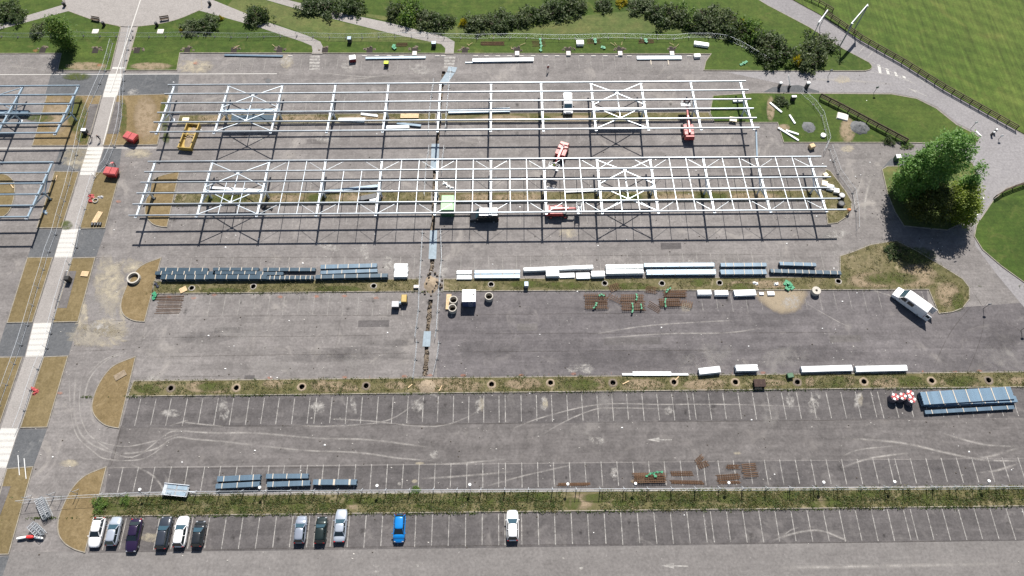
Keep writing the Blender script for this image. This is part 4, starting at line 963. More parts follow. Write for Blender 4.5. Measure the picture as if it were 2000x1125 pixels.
# ------------------------------------------------------------------ trench plates, sand heap
def plate(label, pts, z=.05):
    c = sum(GP(pts), Vector())/4; ring = [(p.x-c.x, p.y-c.y) for p in GP(pts)]
    mb = MB().poly([ring], .03).skirt(ring, 0, .03); mb.poly([ring], 0)
    o = mb.build('steel_plate', MIDPLATE); o.location = (c.x, c.y, z-.04); return tag(o, label, 'steel plate', 'steel plates over the trench')
MIDPLATE = simple('blue_grey_plate', (.20,.25,.29), .75, 0, .2, 1.5)
plate('blue grey steel plate over the trench end at the lawn kerb', [(876,130),(893,132),(889,142),(873,140)], .07); plate('blue grey plate over the trench, sloping beside the kerb plate', [(872,141),(888,143),(872,166),(857,163)])
plate('steel plate over the trench between the two white frames', [(843,281),(858,281),(856,332),(841,332)]); plate('steel plate over the trench below the near white frame', [(840,450),(854,450),(852,506),(837,506)]); plate('blue steel plate over the trench in the middle lane', [(828,647),(842,647),(840,677),(825,677)])
c = G(843, 556); t = thing('sand_heap', 'sandy heap with rubble where the trench cuts the planted strip', 'sand heap', (c.x, c.y, 0))
def heap_mesh(rx, ry, h, seed, n=18, rings=6):
    mb = MB(); rr = random.Random(seed); mb.v.append((0, 0, h))
    for k in range(1, rings+1):
        u = k/rings
        for i in range(n):
            a = 2*math.pi*i/n; f = u*(1+rr.uniform(-.12, .12))
            mb.v.append((rx*f*math.cos(a), ry*f*math.sin(a), max(-.01, h*(1-u**1.5)*(1+rr.uniform(-.25, .25))) if k < rings else -.02))
    for i in range(n): mb.face((0, 1+i, 1+(i+1) % n))
    for k in range(rings-1):
        for i in range(n): mb.face((1+k*n+i, 1+(k+1)*n+i, 1+(k+1)*n+(i+1) % n, 1+k*n+(i+1) % n))
    return mb
heap_mesh(1.3, 1.7, .5, 3).build('sand', SANDY, t, True)
mb = MB(); rr = random.Random(5)
for k in range(24):
    a, d = rr.uniform(0, 6.28), rr.uniform(.5, 2.0); mb.taper((d*math.cos(a), d*math.sin(a)*1.2, .05), (.4, .35), (.2, .15), rr.uniform(.2, .55))
stuff(mb.build('rubble', EARTH, t))
c = G(834, 755); o = heap_mesh(1.5, 1.25, .3, 9).build('sand_heap', SANDY, None, True); o.location = (c.x, c.y, .1); tag(o, 'flat sandy heap at the lower end of the trench on the third strip', 'sand heap')
c = G(1679, 250); o = heap_mesh(1.9, 1.7, .8, 11).build('gravel_heap', GRAVEL, None, True); o.location = (c.x, c.y, .1); tag(o, 'dark blue grey gravel heap beside the timber fence', 'gravel heap')
c = G(1579, 249); o = heap_mesh(1.4, 1.4, .35, 12).build('gravel_heap', GRAVEL, None, True); o.location = (c.x, c.y, .1); tag(o, 'grey gravel patch heaped on the lawn near the white beams', 'gravel heap')
c = G(1645, 229); o = MB().taper((0, 0, 0), (2.2, 1.7), (2.0, 1.5), .25).build('concrete_slab', CONC); o.location = (c.x, c.y, .1); o.rotation_euler[2] = R(-20); tag(o, 'pale concrete slab on bare soil beside the timber fence', 'concrete slab')

# ------------------------------------------------------------------ cars
def paint(name, col, met=.0): return simple(name, col, .28, met, .03, .5, coat=.6)
P_WHITE = paint('white_car_paint', (.74,.74,.74)); P_SILV = paint('silver_car_paint', (.40,.44,.50), .4); P_PURP = paint('dark_purple_car_paint', (.016,.008,.030)); P_NAVY = paint('blue_black_car_paint', (.030,.036,.048), .2)
P_BLACK = paint('black_car_paint', (.014,.016,.018)); P_BLUE = paint('bright_blue_car_paint', (.005,.17,.48), .1); P_SBLUE = paint('silver_blue_car_paint', (.27,.30,.36), .4)
def wheel(parent, x, y, r=.32, wd=.21):
    o = MB().cyl((x-wd/2, y, r), (x+wd/2, y, r), r, 16).build('wheel', BLACK, parent, False)
    s = 1 if x > 0 else -1
    MB().cyl((x+s*wd/2, y, r), (x+s*(wd/2+.012), y, r), r*.62, 12).build('rim', GREYM, o)
def car(label, px, py, faces, pm, L=4.2, W=1.78, H=1.47, hood=.98, wsb=.95, wst=.15, rt=-1.55, rwb=-1.98, roofm=None, rot=0., decal=None):
    """faces 'up' (away from the viewer) or 'down'; y runs to the nose"""
    c = G(px, py, .7); t = thing('parked_car', label, 'car', (c.x, c.y, .004), (0 if faces == 'up' else math.pi)+rot, 'cars parked in the front row')
    hl, hw = L/2, W/2
    st = [(-hl, .66, .76, .48), (-hl+.05, .80, .84, .38), (-hl+.16, .90, .92, .30), (-hl+.5, .975, .96, .22), (-hl+1.0, 1.0, .95, .20), (-.3, 1.0, .94, .20), (wsb, .99, hood, .20), (wsb+.45, .975, hood-.05, .20), (hl-.62, .95, hood-.11, .22), (hl-.34, .89, hood-.20, .24), (hl-.15, .80, hood-.29, .28), (hl-.04, .67, hood-.38, .36), (hl, .52, hood-.46, .42)]
    mb = MB(); K = 12
    for y, ww, zt, zb in st:
        a = hw*ww
        sec = [(-a*.90, zb), (-a*.99, zb+.14), (-a, (zb+zt)/2), (-a*.985, zt-.12), (-a*.93, zt-.02), (-a*.5, zt+.025), (a*.5, zt+.025), (a*.93, zt-.02), (a*.985, zt-.12), (a, (zb+zt)/2), (a*.99, zb+.14), (a*.90, zb)]
        mb.v += [(x, y, z) for x, z in sec]
    for i in range(len(st)-1):
        for k in range(K): mb.face((i*K+k, i*K+(k+1) % K, (i+1)*K+(k+1) % K, (i+1)*K+k))
    mb.face(tuple(range(K))); mb.face(tuple(range((len(st)-1)*K, len(st)*K)))
    mb.build('body', pm, t, True)
    zb, zr = hood-.03, H
    wb, wr = hw*.90, hw*.70
    # roof shell with crown and pillars
    ro = MB(); NI, NK = 10, 8
    for dz in (0, -.05):
        for i in range(NI+1):
            a_ = i/NI; y = wst+(rt-wst)*a_; e2 = (2*a_-1)**2
            for k in range(NK+1):
                u = 2*k/NK-1
                ro.v.append((u*wr*(1.0-.05*e2*e2), y-(.06*u*u if a_ < .2 else 0)*(1-a_*5)*1.0+(.05*u*u if a_ > .8 else 0)*(a_*5-4), zr-.055*u*u-.035*u**6-.05*e2*e2+dz))
    W_ = NK+1; T_ = (NI+1)*W_
    for i in range(NI):
        for k in range(NK):
            a = i*W_+k; ro.face((a, a+1, a+W_+1, a+W_)); ro.face((T_+a, T_+a+W_, T_+a+W_+1, T_+a+1))
    for k in range(NK): ro.face((k, T_+k, T_+k+1, k+1)); e_ = NI*W_+k; ro.face((e_, e_+1, T_+e_+1, T_+e_))
    for i in range(NI): a = i*W_; ro.face((a, a+W_, T_+a+W_, T_+a)); b_ = a+NK; ro.face((b_, T_+b_, T_+b_+W_, b_+W_))
    ro_smooth = len(ro.f)
    for s_ in (-1, 1):
        for (y0_, y1_) in ((wsb, wst), (rwb, rt)): ro.bar((s_*wb*.985, y0_, zb), (s_*wr*.96, y1_, zr-.08), .075, .075)
        ym = (wst+rt)/2+.15; ro.bar((s_*wb*.985, ym, zb), (s_*wr*.99, ym-.05, zr-.07), .09, .05)
    rob = ro.build('roof', roofm or pm, t, False)
    for i_, p_ in enumerate(rob.data.polygons): p_.use_smooth = i_ < ro_smooth and abs(p_.normal.z) > .5
    def pane(name, quad, mat, inset=.0):
        mb = MB(); mb.add(quad, [(0, 1, 2, 3)])
        q = [Vector(v) for v in quad]; n = (q[1]-q[0]).cross(q[3]-q[0]).normalized()*.02
        mb.add([v-n for v in q], [(3, 2, 1, 0)]); mb.add([q[0], q[1], q[1]-n, q[0]-n, q[2], q[3], q[3]-n, q[2]-n], [(0, 3, 2, 1), (4, 7, 6, 5)])
        mb.build(name, mat, t)
    pane('windscreen', [(-wb*.94, wsb-.02, zb), (wb*.94, wsb-.02, zb), (wr*.93, wst+.03, zr-.075), (-wr*.93, wst+.03, zr-.075)], GLASSB if faces == 'up' else GLASS)
    pane('rear_window', [(wb*.92, rwb+.02, zb+.03), (-wb*.92, rwb+.02, zb+.03), (-wr*.92, rt-.02, zr-.08), (wr*.92, rt-.02, zr-.08)], GLASS)
    for s_ in (-1, 1):
        q = [(s_*wb*.975, wsb-.14, zb), (s_*wb*.975, rwb+.18, zb), (s_*wr*.975, rt+.10, zr-.10), (s_*wr*.975, wst-.08, zr-.10)]
        pane('side_window', q if s_ < 0 else q[::-1], GLASS)
    for s_ in (-1, 1):
        for y in (hl-.82, -hl+.78): wheel(t, s_*(hw-.12), y)
        MB().taper((s_*hw*.64, hl-.24, hood-.36), (.32, .34), (.20, .18), .11).build('headlight', LAMPW, t)
        MB().box((s_*hw*.72, -hl+.06, .78), (.22, .12, .20)).build('taillight', LAMPR, t)
        MB().taper((s_*(hw+.06), wsb-.22, zb-.02), (.22, .12), (.18, .09), .13).build('mirror', pm, t)
    MB().box((0, hl-.05, .36), (W*.62, .10, .16)).build('front_bumper', DARKG, t); MB().box((0, -hl+.05, .38), (W*.7, .10, .16)).build('rear_bumper', DARKG, t)
    if decal:
        for s_, m_ in ((1, LIME),): MB().box((s_*(hw*1.0), -.2, .62), (.012, L*.7, .18)).build('side_stripe', m_, t)
    return t
car('white car with a black rear window strip, nearest the half-moon bed', 189, 1040, 'down', P_WHITE, 4.25, 1.80, 1.52, 1.0, .75, .0, -1.65, -2.02)
car('silver car with nose on the kerb, second from the half-moon bed', 222, 1037, 'up', P_SILV, 4.15, 1.76, 1.47)
car('dark purple car with its nose toward the lane', 261, 1046, 'down', P_PURP, 4.75, 1.82, 1.46, .96, .85, .1, -1.35, -1.95)
car('blue black estate car with roof rails beside a white car', 320, 1040, 'up', P_NAVY, 4.65, 1.83, 1.52, 1.0, .95, .2, -1.95, -2.25)
car('white car between the blue black estate and the small black car', 354, 1038, 'up', P_WHITE, 4.45, 1.82, 1.58, 1.02, .95, .15, -1.75, -2.12)
car('small black car at the east end of the western group', 388, 1042, 'up', P_BLACK, 3.75, 1.70, 1.50, .98, .85, .1, -1.5, -1.80)
car('small silver blue car, west one of the middle three', 587, 1034, 'up', P_SBLUE, 3.95, 1.72, 1.50, .98, .85, .15, -1.55, -1.90)
car('small black car with a bright glossy bonnet, centre of the middle three', 627, 1035, 'up', paint('glossy_black_green_paint', (.020,.030,.028), .5), 3.85, 1.72, 1.52, 1.0, .8, .2, -1.5, -1.86)
car('long silver saloon with a boot, east one of the middle three', 665, 1026, 'up', P_SILV, 4.75, 1.80, 1.45, .95, .90, .2, -1.05, -1.62)
car('bright blue car with lime side stripe parked on its own', 780, 1032, 'down', P_BLUE, 4.1, 1.78, 1.55, 1.0, .95, .2, -1.60, -1.98, decal=True)
car('white car parked alone at the east of the row', 1001, 1026, 'up', P_WHITE, 4.45, 1.82, 1.58, 1.02, .95, .15, -1.75, -2.12)

# ------------------------------------------------------------------ vans
def van(label, c, rz, L=5.4, W=2.0, H=2.2, bonnet=.95, rear_open=False, slab=True, dark=False):
    t = thing('van', label, 'van', (c.x, c.y, .004), rz, None)
    hl, hw = L/2, W/2
    prof = [(hl, .45), (hl, .85), (hl-.12, 1.02), (hl-bonnet, 1.22), (hl-bonnet-.75, H-.14), (hl-bonnet-1.05, H-.02), (-hl+.25, H), (-hl+.04, H-.08), (-hl, .9), (-hl, .35), (hl-.1, .3)]
    mb = MB(); n = len(prof); cols = [(-1.0, 0), (-.96, 0), (.96, 0), (1.0, 0)]
    xs = (-1, -.88, .88, 1)
    for u in xs:
        for y, z in prof:
            k = max(0, (z-1.2)/(H-1.2)) if z > 1.2 else 0
            xx = u*hw*(1-.10*k); zz = z-(.07 if abs(u) == 1 and z > 1 else 0)
            mb.v.append((xx, y, zz))
    for i in range(3):
        for k in range(n): mb.face((i*n+k, i*n+(k+1) % n, (i+1)*n+(k+1) % n, (i+1)*n+k))
    mb.face(tuple(range(n-1, -1, -1))); mb.face(tuple(range(3*n, 4*n)))
    mb.build('body', P_BLACK if dark else P_WHITE, t)  # the dark body colour also carries the shade of its unlit near side
    if dark: MB().taper((0, -.75, H+.005), (W*.84, L*.64), (W*.80, L*.62), .06).build('roof', P_WHITE, t)
    yb, yt = hl-bonnet+.0, hl-bonnet-.72
    nrm = Vector((0, .95, .75)).normalized()*.02
    q = [Vector((-hw*.86, yb-.04, 1.29)), Vector((hw*.86, yb-.04, 1.29)), Vector((hw*.80, yt+.06, H-.20)), Vector((-hw*.80, yt+.06, H-.20))]
    mb = MB(); mb.add([v+nrm for v in q]+[v-nrm for v in q], [(0, 1, 2, 3), (7, 6, 5, 4), (0, 4, 5, 1), (2, 6, 7, 3), (1, 5, 6, 2), (3, 7, 4, 0)]); mb.build('windscreen', GLASSB, t)
    for s in (-1, 1):
        x0, x1 = s*(hw*.985+.02), s*(hw*.915+.02)
        def sidew(ya, yb_, name):
            mb = MB(); q = [Vector((x0, ya, 1.32)), Vector((x0, yb_, 1.32)), Vector((x1, yb_-.0, H-.34)), Vector((x1, ya-(.35 if name == 'door_window' else 0), H-.34))]
            d = Vector((s*.01, 0, 0)); mb.add([v+d for v in q]+[v-d*4 for v in q], [(0, 1, 2, 3), (7, 6, 5, 4), (0, 4, 5, 1), (2, 6, 7, 3), (1, 5, 6, 2), (3, 7, 4, 0)]); mb.build(name, GLASS, t)
        sidew(hl-bonnet-.25, hl-bonnet-1.35, 'door_window')
        if slab: sidew(hl-bonnet-1.6, hl-bonnet-2.7, 'side_window')
        for y in (hl-.85, -hl+.9): wheel(t, s*(hw-.13), y, .34, .24)
        MB().taper((s*hw*.72, hl-.10, .72), (.34, .26), (.26, .14), .22).build('headlight', LAMPW, t)
        MB().taper((s*(hw+.12), hl-bonnet-.35, 1.25), (.26, .14), (.22, .10), .32).build('mirror', DARKG, t)
        MB().box((s*hw*.93, -hl-.01, 1.1), (.14, .06, .5)).build('taillight', LAMPR, t)
        if rear_open: 
            mb = MB(); mb.box((s*hw*.93, -hl-.48, 1.25), (.07, .92, 1.7)); mb.build('rear_door', P_WHITE, t); MB().box((s*(hw*.93+.04), -hl-.48, 1.6), (.012, .6, .55)).build('door_glass', GLASS, t)
    if rear_open: MB().box((0, -hl-.005, 1.2), (W*.84, .03, 1.5)).build('load_opening', BLACK, t)  # black panel standing in for the shade inside the load space
    MB().box((0, hl-.02, .5), (W*.9, .10, .28)).build('front_bumper', DARKG, t)
    return t
a, b = G(1757, 573, 1.0), G(1801, 605, 1.0); d = a-b
c = (a+b)/2
van('white van with open rear doors parked askew at the strip end', c, math.atan2(d.y, d.x)-math.pi/2, 6.0, 2.05, 2.4, 1.0, True)
van('small white van facing the lane under the far frame', G(1109, 204, 1.0)*Vector((1, 1, 0)) if False else Vector((G(1109, 203, 1.0).x, G(1109, 203, 1.0).y, 0)), math.pi, 4.4, 1.85, 1.9, .95, False, False)
van('dark van with white roof parked crosswise under the near frame', Vector((G(946, 420, 1.2).x, G(946, 420, 1.2).y, 0)), math.pi/2, 5.2, 2.0, 2.3, 1.0, dark=True)

# ------------------------------------------------------------------ boom lifts
def boom_lift(label, c, rz, base_len=4.0, reach=5.0, lift=2.5, jib=1.2, extra=True, tele=.5):
    """y points along the boom"""
    t = thing('boom_lift', label, 'boom lift', (c.x, c.y, 0), rz, 'red boom lifts')
    MB().taper((0, 0, .45), (1.5, base_len*.75), (1.3, base_len*.65), .35).build('chassis', DARKG, t)
    for sx in (-1, 1):
        for sy in (-1, 1):
            o = MB().cyl((sx*.72, sy*base_len*.32, .48), (sx*1.10, sy*base_len*.32, .48), .48, 14).build('wheel', BLACK, t); MB().cyl((sx*1.10, sy*base_len*.32, .48), (sx*1.12, sy*base_len*.32, .48), .24, 10).build('hub', REDW, o)
    MB().taper((0, -.35, .82), (2.0, 2.6), (1.8, 2.3), .75).build('turntable', RED, t)
    MB().taper((0, -1.9, .85), (1.9, .8), (1.6, .55), .9).build('counterweight', RED, t)
    for s in (-1, 1): MB().box((s*.72, .1, 1.62), (.5, 1.5, .12)).build('engine_cover', REDW, t)
    p0, p1 = Vector((0, -1.4, 1.7)), Vector((0, reach*.62, 1.7+lift*.6)); p2 = Vector((0, reach, 1.7+lift)); 
    MB().bar(p0, p1, .42, .46).build('main_boom', RED, t); MB().bar(p1, p2, .30, .32).build('telescopic_boom', REDW, t)
    MB().bar(p0+Vector((0, .1, .25)), p1+Vector((0, 0, .25)), .16, .06).build('hose_track', WHITE, t)
    MB().cyl((0, .1, 1.2), (0, reach*.38, 1.55+lift*.3), .09, 8).build('lift_cylinder', GREYM, t)
    p3 = p2+Vector((0, jib, -.35)); MB().bar(p2, p3, .2, .2).build('jib', RED, t)
    bc = p3+Vector((0, .55, -.1))
    mb = MB(); w_, l_ = 1.9, .85
    mb.box(bc, (w_, l_, .06))
    mb.build('basket_floor', GREYM, t)
    mb = MB()
    for zz in (.55, 1.05):
        q = [bc+Vector((sx*w_/2, sy*l_/2, zz)) for sx, sy in ((-1, -1), (1, -1), (1, 1), (-1, 1))]; mb.tube(q+[q[0]], .035, 6)
    for sx in (-1, 0, 1):
        for sy in (-1, 1): mb.cyl(bc+Vector((sx*w_/2, sy*l_/2, 0)), bc+Vector((sx*w_/2, sy*l_/2, 1.05)), .035, 6)
    mb.build('basket_rail', WHITE, t)
    MB().box(bc+Vector((0, -l_/2+.1, .95)), (.7, .25, .3)).build('control_box', DARKG, t)
    return t, bc
c = G(1344, 254, 1.0); t1, b1 = boom_lift('red boom lift reaching toward the lawn under the far frame', Vector((c.x, c.y, 0)), 0, 4.0, 4.2, .6, .8)
a, b = G(1096, 298, 1.2), G(1078, 335, 2.6); d = b-a
t2, b2 = boom_lift('red boom lift between the frames with a worker in its basket', Vector((a.x, a.y, 0)), math.atan2(d.y, d.x)-math.pi/2, 3.6, 3.3, .8, .7)
c = G(1090, 411, 1.2); t3, b3 = boom_lift('red boom lift folded crosswise under the near frame', Vector((c.x, c.y, 0)), R(-90), 4.2, 3.0, .2, .2)

# ------------------------------------------------------------------ skips, containers, site gear
def skip(label, c, rz, l, w_, h, m, lids=True):
    t = thing('skip', label, 'skip', (c.x, c.y, .1), rz, 'red skips beside the footpath')
    MB().taper((0, 0, .08), (l*.68, w_*.86), (l, w_), h).build('tub', m, t)
    for s in (-1, 1): MB().taper((s*l*.245, 0, h+.085), (l*.47, w_*1.02), (l*.45, w_*.8), .18).build('lid', REDW, t)
    for s in (-1, 1):
        for q in (-1, 1): MB().cyl((s*l*.3, q*w_*.5+q*.02, h*.5), (s*l*.3, q*w_*.5+q*.16, h*.5), .06, 8).build('lifting_lug', DARKG, t)
    MB().box((0, 0, .04), (l*.6, w_*.8, .08)).build('base_runner', DARKG, t)
    return t
skip('red skip on the soil bed with faded lids', Vector((*G(256, 268, 1.0).xy, 0)), R(-22), 2.5, 1.7, 1.15, RED)
skip('red skip on the olive bed next to the person in red', Vector((*G(218, 336, 1.0).xy, 0)), R(-8), 2.5, 1.7, 1.15, RED)
# yellow open container with sand
a, b = G(378, 240, 1.0), G(360, 288, 1.0); d = a-b; c = (a+b)/2; L_ = d.length
t = thing('open_container', 'long yellow open container with sand under the far frame', 'container', (c.x, c.y, 0), math.atan2(d.y, d.x)-math.pi/2)
W_, H_ = 2.4, 1.05
MB().box((0, 0, .15), (W_, L_, .12)).build('floor', YELLOW, t)
for s in (-1, 1):
    MB().box((s*(W_/2-.04), 0, .6), (.08, L_, .9)).build('side_wall', YELLOW, t); MB().box((s*(W_/2-.03), 0, 1.09), (.2, L_+.1, .09)).build('top_rail', YELLOW, t)
    MB().box((s*W_*.28, 0, .05), (.16, L_, .1)).build('runner', DARKG, t)
MB().box((0, -L_/2-.06, .62), (W_+.35, .12, .95)).build('tailgate', YELLOW, t); MB().box((0, L_/2-.06, .5), (W_-.2, .1, .6)).build('front_wall', YELLOW, t)
MB().box((0, .2, .95), (W_-.17, .16, .14)).build('cross_bar', YELLOW, t)
o = heap_mesh(W_*.42, L_*.44, .35, 31).build('sand_load', SANDY, t, True); o.location.z = .22
# green container, two steps
c = G(875, 402, 1.0); t = thing('green_container', 'green container with two stepped pale lids beside the trench', 'container', (c.x, c.y, 0))
MB().box((0, -.9, 1.1), (2.35, 1.7, 2.2)).build('front_body', GREENDK, t); MB().box((0, .85, .95), (2.25, 1.7, 1.9)).build('rear_body', GREENDK, t)
MB().taper((0, -.9, 2.21), (2.4, 1.75), (2.3, 1.6), .12).build('front_lid', GREENP, t); MB().taper((0, .85, 1.91), (2.3, 1.7), (2.2, 1.55), .12).build('rear_lid', GREENP, t)
# white site cabin
a = G(902, 590, 2.1); b = G(929.5, 565, 2.1); w_, l_ = b.x-a.x, b.y-a.y
t = thing('site_cabin', 'white square site cabin with navy front beside two concrete rings', 'cabin', ((a.x+b.x)/2, (a.y+b.y)/2, 0))
MB().box((0, 0, 1.08), (w_-.08, l_-.08, 1.96)).build('walls', simple('navy_cabin_wall', (.05,.07,.16), .5, .1, .1), t); mb = MB().taper((0, 0, 2.06), (w_, l_), (w_-.1, l_-.1), .10); mb.build('roof', WHITEP, t)  # navy puts the shade of the front face into the wall colour
MB().box((0, 0, .05), (w_-.3, l_-.3, .10)).build('skids', DARKG, t); MB().box((.25, -l_/2+.03, 1.0), (.85, .05, 1.75)).build('door', simple('grey_door', (.12,.14,.2), .5), t); MB().bar((-.9, -.5, 2.18), (.7, .15, 2.18), .05, .03).build('lifting_strap', GREENP, t); MB().taper((.75, .2, 2.16), (.25, .2), (.15, .12), .15).build('roof_vent', DARKG, t)
# precast rings
RINGM = simple('grey_precast_concrete', (.40,.375,.33), .85, 0, .15)
def ring(label, x, y, r=.72, h=1.1, tilt=0., inner=.8):
    c = G(x, y, h); t = thing('concrete_ring', label, 'concrete ring', (c.x, c.y, 0), 0, 'precast concrete rings')
    n = 20; mb = MB()
    for rr_, z in ((r, 0), (r, h), (r*inner, h), (r*inner, .02)): mb.v += [(rr_*math.cos(2*math.pi*i/n), rr_*math.sin(2*math.pi*i/n), z) for i in range(n)]
    for k in range(3):
        for i in range(n): mb.face((k*n+i, k*n+(i+1) % n, (k+1)*n+(i+1) % n, (k+1)*n+i))
    mb.build('ring_wall', RINGM, t, False, True); MB().poly([[(r*inner*math.cos(2*math.pi*i/n), r*inner*math.sin(2*math.pi*i/n)) for i in range(n)]], .03).build('inside_floor', DARKSOIL, t)
    return t
ring('concrete ring standing alone east of the white cabin', 955, 578); ring('concrete ring at the end of the timber boards, far one', 885.5, 585); ring('concrete ring at the end of the timber boards, near one', 883.5, 601)
ring('wide concrete ring on the half-moon bed west of the blue packs', 260, 542, 1.1, .7); ring('concrete ring with sandy top beside the sand spill', 1595, 567, .75, .9, inner=.3)
ring('concrete ring lying in the olive bed beside red offcuts', 186, 391, .5, .35)
def board_pack(label, x, y, w_, l_, h, rz, n, m=TIMBER, cat='timber boards', z=0.):
    c = G(x, y, h); t = thing('board_stack', label, cat, (c.x, c.y, z), rz, 'timber boards and pallets on site')
    for i in range(n): MB().box((0, -l_/2+l_*(i+.5)/n, h-.03), (w_, l_/n-.03, .05)).build('board', m, t)
    for s in (-.4, 0, .4): MB().box((w_*s, 0, (h-.06)/2), (.1, l_, h-.07)).build('bearer', m, t)
    return t
board_pack('pale timber boards stacked beside two concrete rings', 876, 589, 2.9, .85, .35, R(88), 4); board_pack('small timber pallet on the grass strip before the dark packs', 358, 566, 1.2, 1.0, .16, R(30), 5, z=.1)
board_pack('pale timber pallet in the olive bed with the paved pad', 166, 535, 1.3, 1.0, .18, R(-5), 5, z=.1); board_pack('loose timber laths on the third half-moon bed', 235, 733, 1.9, 1.1, .12, R(35), 6, z=.1, m=SANDY)
board_pack('timber pallet in front of the stacked dark pallets', 1481, 757, 1.1, .6, .3, 0, 5, z=.1); board_pack('dark brown pallets stacked on the third strip', 1484, 748, 1.9, 1.3, .8, 0, 7, simple('dark_brown_timber', (.045,.026,.022), .9), z=.1)
board_pack('cream boards on the grass near the east end of the far frame', 1432, 233, 1.4, 1.1, .5, R(-10), 2, CREAM, 'boards', .1); board_pack('cream boards beside the concrete patch under the far frame', 363, 233, 1.3, .8, .35, 0, 2, CREAM, 'boards', .1)
board_pack('wooden laths lying over the olive bed beside four dark tubes', 190, 425, 2.6, 1.0, .12, R(75), 5, TIMBER, z=.1)
board_pack('leaning timber frame by the trench under the far frame', 800, 226, 3.6, 1.1, .3, 0, 3, TIMBER)
# yellow/white machine pair near the trench
c = G(789, 583, 1.2); t = thing('site_pump', 'yellow topped site machine beside the white box near the trench', 'machine', (c.x, c.y, 0))
MB().taper((0, 0, .3), (.95, 1.5), (.9, 1.45), .9).build('housing', DARKG, t); MB().taper((0, 0, 1.21), (.95, 1.5), (.8, 1.3), .12).build('hood', YELLOW, t)
for s in (-1, 1):
    o = MB().cyl((s*.4, -.4, .25), (s*.55, -.4, .25), .25, 12).build('wheel', BLACK, t)
MB().cyl((-.55, -.5, .55), (-1.0, -.6, .55), .28, 10).build('water_tank', PALEBLUE, t)
c = G(772, 594, 1.1); t = thing('generator', 'white topped generator box beside the yellow topped machine', 'generator', (c.x, c.y, 0))
MB().box((0, 0, .6), (1.2, 1.1, 1.0)).build('housing', DARKG, t); MB().taper((0, 0, 1.11), (1.25, 1.15), (1.15, 1.05), .1).build('roof', GREYC, t); MB().box((0, 0, .05), (1.1, 1.0, .1)).build('skid', BLACK, t)
# grey flatbed trailer
c = G(343, 957, .7); t = thing('car_trailer', 'grey car trailer parked against the front wire fence', 'trailer', (c.x, c.y, 0), R(-6))
MB().box((0, 0, .62), (3.9, 1.75, .10)).build('bed', GREYM, t)
for s in (-1, 1):
    MB().box((0, s*.85, .78), (3.9, .08, .2)).build('side_rail', GALV, t)
    MB().box((.9*0+.95, s*.42, .69), (1.5, .62, .05)).build('deck_panel', PALEBLUE, t); MB().box((-.7, s*.42, .69), (1.3, .62, .05)).build('deck_panel', PALEBLUE, t)
    for x in (-.45, .35):
        o = MB().cyl((x, s*.8-.1, .32), (x, s*.8+.1, .32), .32, 12).build('wheel', BLACK, t)
for k in range(4): MB().box((-1.5-.13*k, 0, .70), (.07, 1.5, .06)).build('ramp_rung', GALV, t)
MB().bar((1.95, 0, .55), (3.0, 0, .5), .12, .1).build('drawbar', GALV, t)
# red and white barrier bundles
def barrel(label, x, y, r, h, mtop, mside, cat='barrier bundle'):
    c = G(x, y, h); t = thing('barrier_bundle', label, cat, (c.x, c.y, 0), 0, 'red and white barrier bundles')
    MB().cyl((0, 0, 0), (0, 0, h), r, 16).build('bundle_body', mside, t)
    for k in range(6):
        a = k*math.pi/3; MB().cyl((r*.6*math.cos(a), r*.6*math.sin(a), h+.002), (r*.6*math.cos(a), r*.6*math.sin(a), h+.10), r*.3, 8).build('barrier_end', REDW if k % 2 else WHITEP, t)
    MB().cyl((0, 0, h+.002), (0, 0, h+.13), r*.3, 8).build('barrier_end', REDW, t)
PURPG = simple('grey_purple_wrap', (.10,.085,.10), .7)
barrel('upright red and white barrier bundle, westmost of four', 1748, 775, .68, 1.3, REDW, PURPG); barrel('upright red and white barrier bundle, second of four from the west', 1763, 774, .68, 1.3, REDW, PURPG)
barrel('upright red and white barrier bundle, farthest at the kerb', 1777, 769, .68, 1.3, REDW, PURPG); barrel('upright red and white barrier bundle, nearest the blue sheets', 1781, 780, .7, 1.3, REDW, PURPG)
# long red and white balloon-like barrier
c = G(58, 1050, .5); t = thing('road_barrier', 'long white barrier with red middle by the shopping trolleys', 'barrier', (c.x, c.y, 0))
def pillow(mb, p, q, r):
    p, q = Vector(p), Vector(q)
    for k, (u0, u1, ra, rb) in enumerate(((0, .08, .4, .85), (.08, .3, .85, 1), (.3, .7, 1, 1), (.7, .92, 1, .85), (.92, 1, .85, .4))): mb.cyl(p.lerp(q, u0), p.lerp(q, u1), r*ra, 12, r*rb, k in (0, 4))
mb = MB(); pillow(mb, (-1.95, -.12, .42), (-.55, .1, .42), .2); mb.build('white_segment', WHITEP, t, True); mb = MB(); pillow(mb, (-.58, .1, .46), (.58, .1, .46), .26); mb.build('red_segment', simple('bright_red_cover', (.62,.03,.03), .5), t, True); mb = MB(); pillow(mb, (.55, .1, .42), (1.95, -.12, .42), .2); mb.build('white_segment', WHITEP, t, True)
for x in (-1.4, 0, 1.4): MB().box((x, 0, .12), (.5, .6, .24)).build('foot', BLACK, t)
